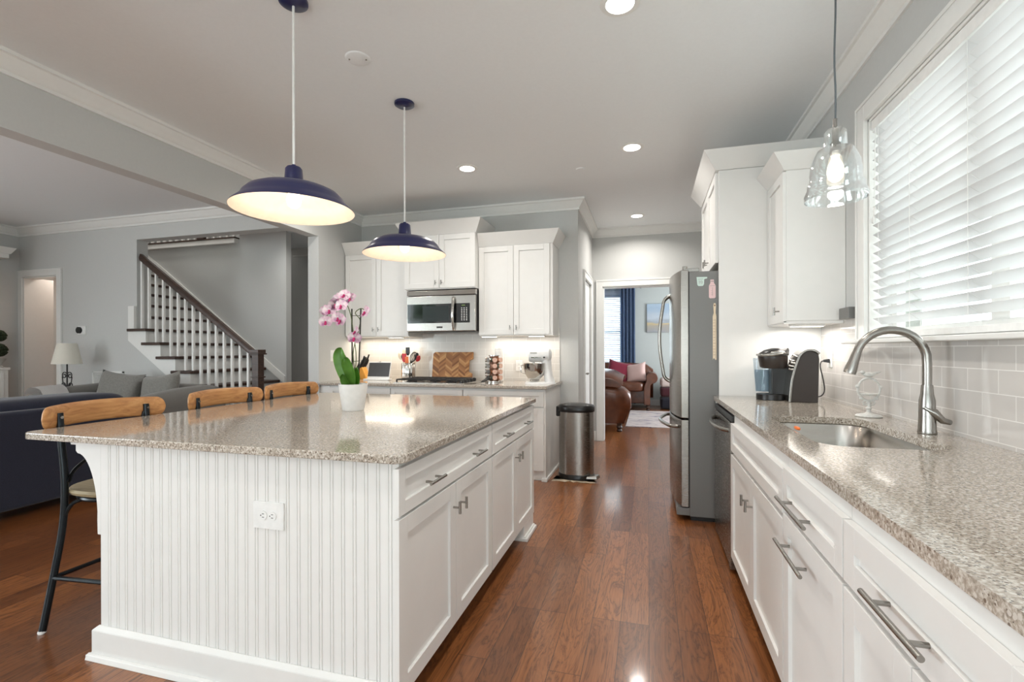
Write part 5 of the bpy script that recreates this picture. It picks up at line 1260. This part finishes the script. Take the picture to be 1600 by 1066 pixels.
# upstairs railing seen through the stairwell
ur = thing('landing_railing', 'upstairs landing railing glimpsed through the top of the stairwell opening', 'railing', (-6.6, 5.6, 2.86))
MB().box(-8.2, -5.67, 5.58, 5.66, 2.80, 2.865).build('landing_edge', 'trim', ur); MB().box(-8.2, -5.67, 5.57, 5.67, 2.865, 2.885).build('shoe_rail', 'espresso', ur)
for i in range(20):
    x = -7.95 + .118 * i
    MB().box(x - .016, x + .016, 5.60, 5.632, 2.885, 3.75).build('baluster', 'trim', ur)
MB().box(-6.33, -6.21, 5.56, 5.68, 2.885, 3.9).build('newel_post', 'espresso', ur); MB().box(-8.2, -5.67, 5.59, 5.65, 3.75, 3.81).build('handrail', 'espresso', ur)

# ---------------------------------------------------------------- living room
def soft(m, x0, x1, y0, y1, z0, z1, p=.45):
    m.ball(((x0 + x1) / 2, (y0 + y1) / 2, (z0 + z1) / 2), (x1 - x0) / 2, (y1 - y0) / 2, (z1 - z0) / 2, 28, 18, p); return m
# navy sofa, its back to the island
ns = thing('sofa', 'navy blue sofa with its back toward the island', 'sofa', (-4.95, 2.2, 0))
MB().box(-5.40, -4.56, 1.0, 3.36, .08, .40).build('frame', 'navy', ns, .02, 3)
m = MB(); m.hexa([(-4.78, .98, .08), (-4.53, .98, .08), (-4.53, 3.47, .08), (-4.78, 3.47, .08), (-4.76, .98, .815), (-4.50, .98, .815), (-4.50, 3.47, .815), (-4.76, 3.47, .815)]); m.build('back_frame', 'navy', ns, .03, 3)
for a, b in ((1.0, 2.17), (2.18, 3.36)): soft(MB(), -5.0, -4.57, a, b, .42, .895, .35).build('back_cushion', 'navy', ns); soft(MB(), -5.42, -4.75, a + .12, b - .12, .36, .52, .35).build('seat_cushion', 'navy', ns)
for a, b in ((.88, 1.0), (3.36, 3.47)): MB().box(-5.40, -4.56, a, b, .08, .62).build('arm', 'navy', ns, .04, 3)
for x in (-5.34, -4.6):
    for y in (1.0, 3.42): MB().box(x - .03, x + .03, y - .03, y + .03, 0, .08).build('leg', 'espresso', ns)
# grey loveseat against the living room wall
gs = thing('loveseat', 'grey upholstered loveseat below the stairs, facing the camera', 'loveseat', (-5.5, 4.0, 0))
MB().box(-6.15, -4.80, 3.62, 4.42, .08, .42).build('frame', 'grey', gs, .02, 3)
for xa, xb in ((-6.36, -6.12), (-4.86, -4.62)):
    m = MB(); rings = []
    for y, zt in ((3.53, .74), (3.56, .81), (3.7, .845), (3.9, .87), (4.2, .885), (4.36, .87), (4.42, .80)):
        rings.append([((xa + xb) / 2 + (xb - xa) / 2 * px, y, .08 + (zt - .08) * pz) for px, pz in ((-.7, 0), (.7, 0), (.72, .6), (1, .78), (1, .9), (.7, .98), (0, 1), (-.7, .98), (-1, .9), (-1, .78), (-.72, .6))])
    m.ring_loft(rings).build('arm', 'grey', gs, angle=70)
MB().hexa([(-6.14, 4.12, .4), (-4.84, 4.12, .4), (-4.84, 4.42, .4), (-6.14, 4.42, .4), (-6.14, 4.24, .88), (-4.84, 4.24, .88), (-4.84, 4.42, .88), (-6.14, 4.42, .88)]).build('back', 'grey', gs, .05, 4)
for a, b in ((-6.12, -5.50), (-5.49, -4.87)): soft(MB(), a, b, 3.56, 4.14, .40, .56, .35).build('seat_cushion', 'grey', gs)
for x in (-6.26, -4.72):
    for y in (3.6, 4.36): MB().box(x - .03, x + .03, y - .03, y + .03, 0, .08).build('leg', 'espresso', gs)
def pillow(name, label, c, w, h, t, mat, rot=(0, 0, 0), cat='pillow', group=None):
    r = thing(name, label, cat, c, group, local=True); g1, g2 = [], []
    N = 14
    for i in range(N + 1):
        u = -1 + 2 * i / N; r1, r2 = [], []
        for j in range(N + 1):
            v = -1 + 2 * j / N; k = (1 - u ** 4) * (1 - v ** 4)
            px = w / 2 * u * (1 - .10 * (1 - v * v) * abs(u)); pz = h / 2 * v * (1 - .12 * (1 - u * u) * abs(v)); y = t / 2 * max(0, k) ** .5
            r1.append((px, -y, pz)); r2.append((px, y, pz))
        g1.append(r1); g2.append(r2)
    m = MB(); m.sheet(g1); m.sheet(g2); bmesh.ops.remove_doubles(m.bm, verts=m.bm.verts[:], dist=1e-4)
    m.build('cover', mat, r, angle=80); r.rotation_euler = rot; return r
pillow('throw_pillow', 'grey velvet pillow at the left of the loveseat, corner pointing up', (-5.74, 4.06, .80), .62, .46, .15, 'greyp', (math.radians(-12), math.radians(5), .05), group='grey velvet pillows on the loveseat')
pillow('throw_pillow', 'grey velvet pillow at the right of the loveseat, below the stair treads', (-5.13, 4.05, .79), .56, .46, .15, 'greyp', (math.radians(-12), math.radians(-7), -.05), group='grey velvet pillows on the loveseat')
g = [[(-6.40 + .30 * i / 8, 3.56 + .24 * j / 8, (.80, .845, .868, .878, .880, .878, .868, .845, .79)[i] + .012 * j / 8 + .004 * math.sin(j * 2 + i)) for j in range(9)] for i in range(9)]
tag(MB().sheet(g, .010).build('throw_blanket', 'whitefab', None, angle=70), 'white throw draped over the far arm of the grey loveseat', 'blanket')
# side table with the scroll lamp
lx, ly = -6.78, 4.2
stb = thing('side_table', 'small dark side table under the scroll lamp', 'side table', (lx, ly, 0))
MB().box(lx - .24, lx + .24, ly - .24, ly + .24, .66, .69).build('tabletop', 'espresso', stb, .006)
for a in (-1, 1):
    for b in (-1, 1): MB().box(lx + a * .2 - .02, lx + a * .2 + .02, ly + b * .2 - .02, ly + b * .2 + .02, 0, .66).build('leg', 'espresso', stb)
lp = thing('table_lamp', 'table lamp with cream shade and black iron scroll base', 'lamp', (lx, ly, .69))
MB().lathe([(.0, .69), (.09, .69), (.09, .70), (.02, .712), (.0, .712)], (lx, ly, 0), 20).build('base', 'blackiron', lp)
m = MB(); m.tube([(lx, ly, .70), (lx, ly, 1.12)], .008, 8)
def scroll(cx, cz, r, s, a0, turns, y): return [(cx + s * r * (1 - .75 * t) * math.cos(a0 + turns * 2 * PI * t), y, cz + r * (1 - .75 * t) * math.sin(a0 + turns * 2 * PI * t)) for t in [i / 22 for i in range(23)]]
for s in (-1, 1):
    m.tube([(lx, ly, .985)] + scroll(lx + s * .045, .965, .042, s, 2.2, -1.3, ly), .006, 6); m.tube([(lx + s * .082, ly, .95), (lx + s * .07, ly, .88), (lx + s * .02, ly, .83), (lx, ly, .80)], .006, 6)
    m.tube([(lx, ly, .80)] + scroll(lx + s * .06, .79, .05, s, 2.5, 1.2, ly), .006, 6); m.tube([(lx + s * .02, ly, .83)] + scroll(lx + s * .062, .845, .036, s, 3.0, -1.2, ly), .006, 6)
    m.tube([(lx, ly, .72), (lx + s * .05, ly, .735), (lx + s * .1, ly, .705)], .006, 6)
m.build('scroll_work', 'blackiron', lp)
MB().lathe([(.146, 1.105), (.145, 1.108), (.094, 1.352), (.091, 1.355), (.088, 1.352), (.139, 1.108)], (lx, ly, 0), 40, True).build('shade', 'lampshade', lp, angle=60)
# on the living room wall
th = thing('thermostat', 'square white thermostat with black dial on the living room wall', 'thermostat', (-7.05, YW, 1.53))
MB().box(-7.10, -6.965, YW - .012, YW, 1.475, 1.585).build('plate', 'whiteplastic', th, .003); MB().cyl((-7.062, YW - .034, 1.53), (-7.062, YW - .012, 1.53), .042, 28).build('dial', 'black', th)
vt = thing('wall_vent', 'white louvred return vent low on the living room wall', 'vent', (-6.58, YW, .88))
m = MB(); x0, x1, z0, z1 = -6.85, -6.31, .76, 1.005
for a, b, c, d in ((x0, x1, z0, z0 + .025), (x0, x1, z1 - .025, z1), (x0, x0 + .025, z0, z1), (x1 - .025, x1, z0, z1), (-6.60, -6.575, z0, z1)): m.box(a, b, YW - .012, YW, c, d)
m.build('frame', 'trim', vt, .002, 1); m = MB()
for k in range(11): z = z0 + .03 + k * .0175; m.hexa([(x0 + .02, YW - .009, z), (x1 - .02, YW - .009, z), (x1 - .02, YW - .002, z + .008), (x0 + .02, YW - .002, z + .008), (x0 + .02, YW - .009, z + .003), (x1 - .02, YW - .009, z + .003), (x1 - .02, YW - .002, z + .011), (x0 + .02, YW - .002, z + .011)])
m.build('louvre', 'trim', vt)
outlet('light_switch', '-y', 5.3, -8.62 + .45, 1.20, .12, .12, 'white switch plate on the beige wall through the left door', gangs=2, kind='switch')
# built-in bookcase at the left edge
bc = thing('built_in_bookcase', 'white built-in cabinet with cornice at the left edge of the photo', 'bookcase', (-8.0, 3.4, 0))
MB().box(XW + .002, -7.965, 2.2, 4.275, 0, 1.02).build('cabinet_body', 'trim', bc, .003); MB().box(XW + .002, -7.95, 2.18, 4.29, 1.02, 1.05).build('counter', 'trim', bc, .004)
for a, b in ((3.60, 4.22), (2.96, 3.58)): shaker('door', '+x', -7.965, a, b, .12, .98, bc, .06, mat='trim')
MB().box(XW + .002, -7.95, 3.90, 4.0, 1.055, 2.46).build('upright', 'trim', bc, .003)
m = MB(); m.box(XW + .002, -7.95, 2.2, 4.28, 2.46, 2.52); m.flare(XW + .002, -7.95, 2.2, 4.3, 2.52, 2.60, 0, .04, 0, .04); m.build('cornice', 'trim', bc, .004)
tp_ = thing('topiary', 'double-ball green topiary in a stone urn on the white cabinet', 'plant', (-8.06, 4.225, 1.05), local=False)
tx0, ty0 = -8.06, 4.225
MB().lathe([(.0, 1.05), (.05, 1.05), (.05, 1.065), (.025, 1.075), (.04, 1.11), (.07, 1.15), (.075, 1.17), (.065, 1.17), (.0, 1.16)], (tx0, ty0, 0), 24).build('urn', 'stonepot', tp_)
MB().tube([(tx0, ty0, 1.16), (tx0, ty0, 1.5)], .01, 8).build('stem', 'bark', tp_)
for z, rr_ in ((1.275, .09), (1.46, .078)):
    m = MB(); rq = random.Random(2)
    for i in range(170):
        a, b, c_ = rq.gauss(0, 1), rq.gauss(0, 1), rq.gauss(0, 1); l = math.sqrt(a * a + b * b + c_ * c_); m.ball((tx0 + a / l * rr_ * .85, ty0 + b / l * rr_ * .85, z + c_ / l * rr_ * .85), .02, None, .012, 6, 4)
    m.ball((tx0, ty0, z), rr_ * .85); m.build('foliage', 'topiary', tp_)

# ---------------------------------------------------------------- family room beyond the doorway
tag(MB().box(-.36, 2.4, 8.13, 10.29, .001, .012).build('area_rug', 'rug', None), 'faded grey and rose rug in the family room', 'rug')
def scroll_arm(m, x, y0, y1, zt, s):   # rolled arm running along y
    cx = x; prof = []
    for k in range(17):
        a = -PI * .5 + 1.62 * PI * k / 16; prof.append((cx + s * .10 + s * .115 * math.cos(a), zt - .115 + .115 * math.sin(a)))
    pts = [(cx - s * .06, .12), (cx + s * .06, .12), (cx + s * .07, zt - .27)] + prof + [(cx - s * .06, zt - .3)]
    m.prism(pts, 'y', y0, y1)
ls = thing('leather_sofa', 'brown leather sofa with rolled arm under the family room window', 'sofa', (-.9, 10.8, 0))
MB().box(-1.9, .0, 10.45, 11.2, .14, .42).build('frame', 'leather', ls, .02, 3)
m = MB(); scroll_arm(m, -.03, 10.33, 11.1, .79, 1); m.build('arm', 'leather', ls, .01, 2, angle=50)
m = MB(); scroll_arm(m, -1.87, 10.33, 11.1, .79, -1); m.build('arm', 'leather', ls, .01, 2, angle=50)
for a, b in ((-1.85, -.95), (-.94, -.06)): soft(MB(), a, b, 10.30, 11.0, .38, .60, .4).build('seat_cushion', 'leather', ls); 
m = MB(); rings = []
for k in range(15):
    u = -1 + 2 * k / 14; x = -.92 + 1.02 * u; zt = .99 - .05 * u * u - .10 * max(0, abs(u) - .85) / .15
    rings.append([(x, 10.90, .45), (x, 10.82, .70), (x, 10.86, zt - .03), (x, 10.95, zt), (x, 11.08, zt - .02), (x, 11.15, zt - .12), (x, 11.15, .2)])
m.ring_loft(rings); m.build('back', 'leather', ls, angle=70)
for x in (-1.87, -.01):
    for y in (10.38, 11.05): MB().lathe([(.0, 0), (.03, 0), (.042, .02), (.03, .04), (.05, .07), (.035, .09), (.05, .14), (.0, .14)], (x, y, 0), 16).build('foot', 'espresso', ls)
pillow('throw_pillow', 'burgundy pillow on the brown leather sofa', (-.62, 10.62, .80), .5, .46, .16, 'burgundy', (math.radians(-20), math.radians(14), 0))
pillow('throw_pillow', 'pale pink pillow on the brown leather sofa', (-.25, 10.55, .77), .44, .44, .15, 'pinkfab', (math.radians(-20), math.radians(-10), -.25))
# leather armchair seen from its side, nearer the doorway
la = thing('leather_armchair', 'brown leather armchair nearest the family room doorway', 'armchair', (-1.0, 8.0, 0))
MB().box(-1.75, -.42, 7.62, 8.6, .14, .44).build('frame', 'leather', la, .03, 3)
m = MB(); rings = []     # outer arm facing the doorway, bulging forward at the front end
for x, y, z1, w in ((-1.8, 7.55, .62, .1), (-1.2, 7.55, .70, .12), (-.75, 7.55, .72, .13), (-.5, 7.55, .70, .14), (-.36, 7.57, .66, .13), (-.27, 7.6, .58, .09), (-.255, 7.62, .5, .05)):
    zb = .13 if x < -.33 else .36
    rings.append([(x, y + .02, zb), (x, y, z1 - .25 if z1 - .25 > zb else zb + .02), (x, y - w * .3, z1 - .12), (x, y, z1), (x, y + w * .8, z1 + .03), (x, y + w * 1.6, z1), (x, y + w * 1.8, z1 - .14), (x, y + .2, zb)])
m.ring_loft(rings); m.build('arm', 'leather', la, angle=70)
m = MB(); rings = []
for y, z0, z1 in ((7.50, .72, .88), (7.55, .62, .93), (7.7, .5, .97), (8.1, .4, 1.0), (8.5, .4, .97), (8.66, .5, .93)):
    rings.append([(-1.85, y, z0), (-1.86, y, z1 - .1), (-1.6, y, z1), (-.85, y, z1 - .02), (-.52, y, z1 - .07), (-.37, y, z1 - .15), (-.42, y, z1 - .2), (-.9, y, z0)])
m.ring_loft(rings); m.build('back', 'leather', la, .01, 2, angle=70)
soft(MB(), -1.2, -.36, 7.7, 8.5, .42, .62, .4).build('seat_cushion', 'leather', la)
for x, y in ((-.43, 7.62), (-.43, 8.52), (-1.7, 7.66), (-1.7, 8.5)): MB().lathe([(.0, 0), (.034, 0), (.046, .02), (.03, .045), (.05, .07), (.036, .095), (.05, .14), (.0, .14)], (x, y, 0), 16).build('foot', 'espresso', la)
# folded blankets stacked beside the sofa
for z0, z1, mat_, lab, nm in ((.0, .26, 'darkblanket', 'dark folded blanket at the bottom of the stack beside the leather sofa', 'folded_blanket'), (.262, .47, 'winecloth', 'dark wine folded blanket in the middle of the stack beside the leather sofa', 'folded_blanket'), (.472, .66, 'blanket', 'beige folded blanket on top of the stack beside the leather sofa', 'folded_blanket')):
    o = MB().box(.24, .95, 10.62, 11.15, z0 + .013 if z0 == 0 else z0, z1).build(nm, mat_, None, .06, 4, angle=60); tag(o, lab, 'blanket')
# curtain, rod, picture, blind
cr = MB().tube([(-1.95, 11.30, 2.665), (-.175, 11.30, 2.665)], .012, 10); cr.ball((-.165, 11.30, 2.665), .022); tag(cr.build('curtain_rod', 'blackiron', None), 'black curtain rod over the family room window', 'curtain rod')
def curtain(x0, x1, folds, amp, mat_, label, name, y=11.30, z0=.04, z1=2.72):
    g = []
    for i in range(folds * 8 + 1):
        u = i / (folds * 8); x = x0 + (x1 - x0) * u
        g.append([(x, y + amp * math.sin(2 * PI * folds * u), z1), (x, y + amp * 1.1 * math.sin(2 * PI * folds * u), (z0 + z1) / 2), (x + .01, y + amp * 1.2 * math.sin(2 * PI * folds * u + .3), z0)])
    r = thing(name, label, 'curtain', ((x0 + x1) / 2, y, z0)); MB().sheet(g, .002).build('cloth', mat_, r, angle=80)
    m = MB(); 
    for k in range(folds): xx = x0 + (x1 - x0) * (k + .5) / folds; m.tube([(xx + .022 * math.cos(a), y - .012, 2.665 + .024 * math.sin(a)) for a in [2 * PI * i / 16 for i in range(16)]], .004, 6, True)
    m.build('grommet', 'blackiron', r); return r
curtain(-.60, -.285, 4, .035, 'curtain', 'gathered blue curtain right of the family room window', 'curtain')
curtain(-1.62, -.60, 6, .02, 'sheer', 'sheer blue curtain panel drawn across the family room window', 'sheer_curtain')
db = thing('window_blind', 'white slatted blind behind the sheer curtain in the family room', 'blind', (-1.16, 11.42, 1.6))
m = MB(); z = .92
while z < 2.44: m.box(-1.74, -.59, 11.405, 11.45, z, z + .003) if False else m.hexa([(-1.74, 11.41, z), (-.59, 11.41, z), (-.59, 11.45, z + .022), (-1.74, 11.45, z + .022), (-1.74, 11.41, z + .003), (-.59, 11.41, z + .003), (-.59, 11.45, z + .025), (-1.74, 11.45, z + .025)]); z += .05
m.build('slats', 'slat', db); MB().box(-1.74, -.59, 11.402, 11.448, 2.46, 2.51).build('headrail', 'whiteplastic', db)
pc = thing('wall_picture', 'blue sky landscape canvas on the family room wall', 'picture', (-.03, 11.36, 1.65), local=True)
MB().box(0, .95, 0, .036, 0, .64).build('canvas', 'painting', pc, .004)
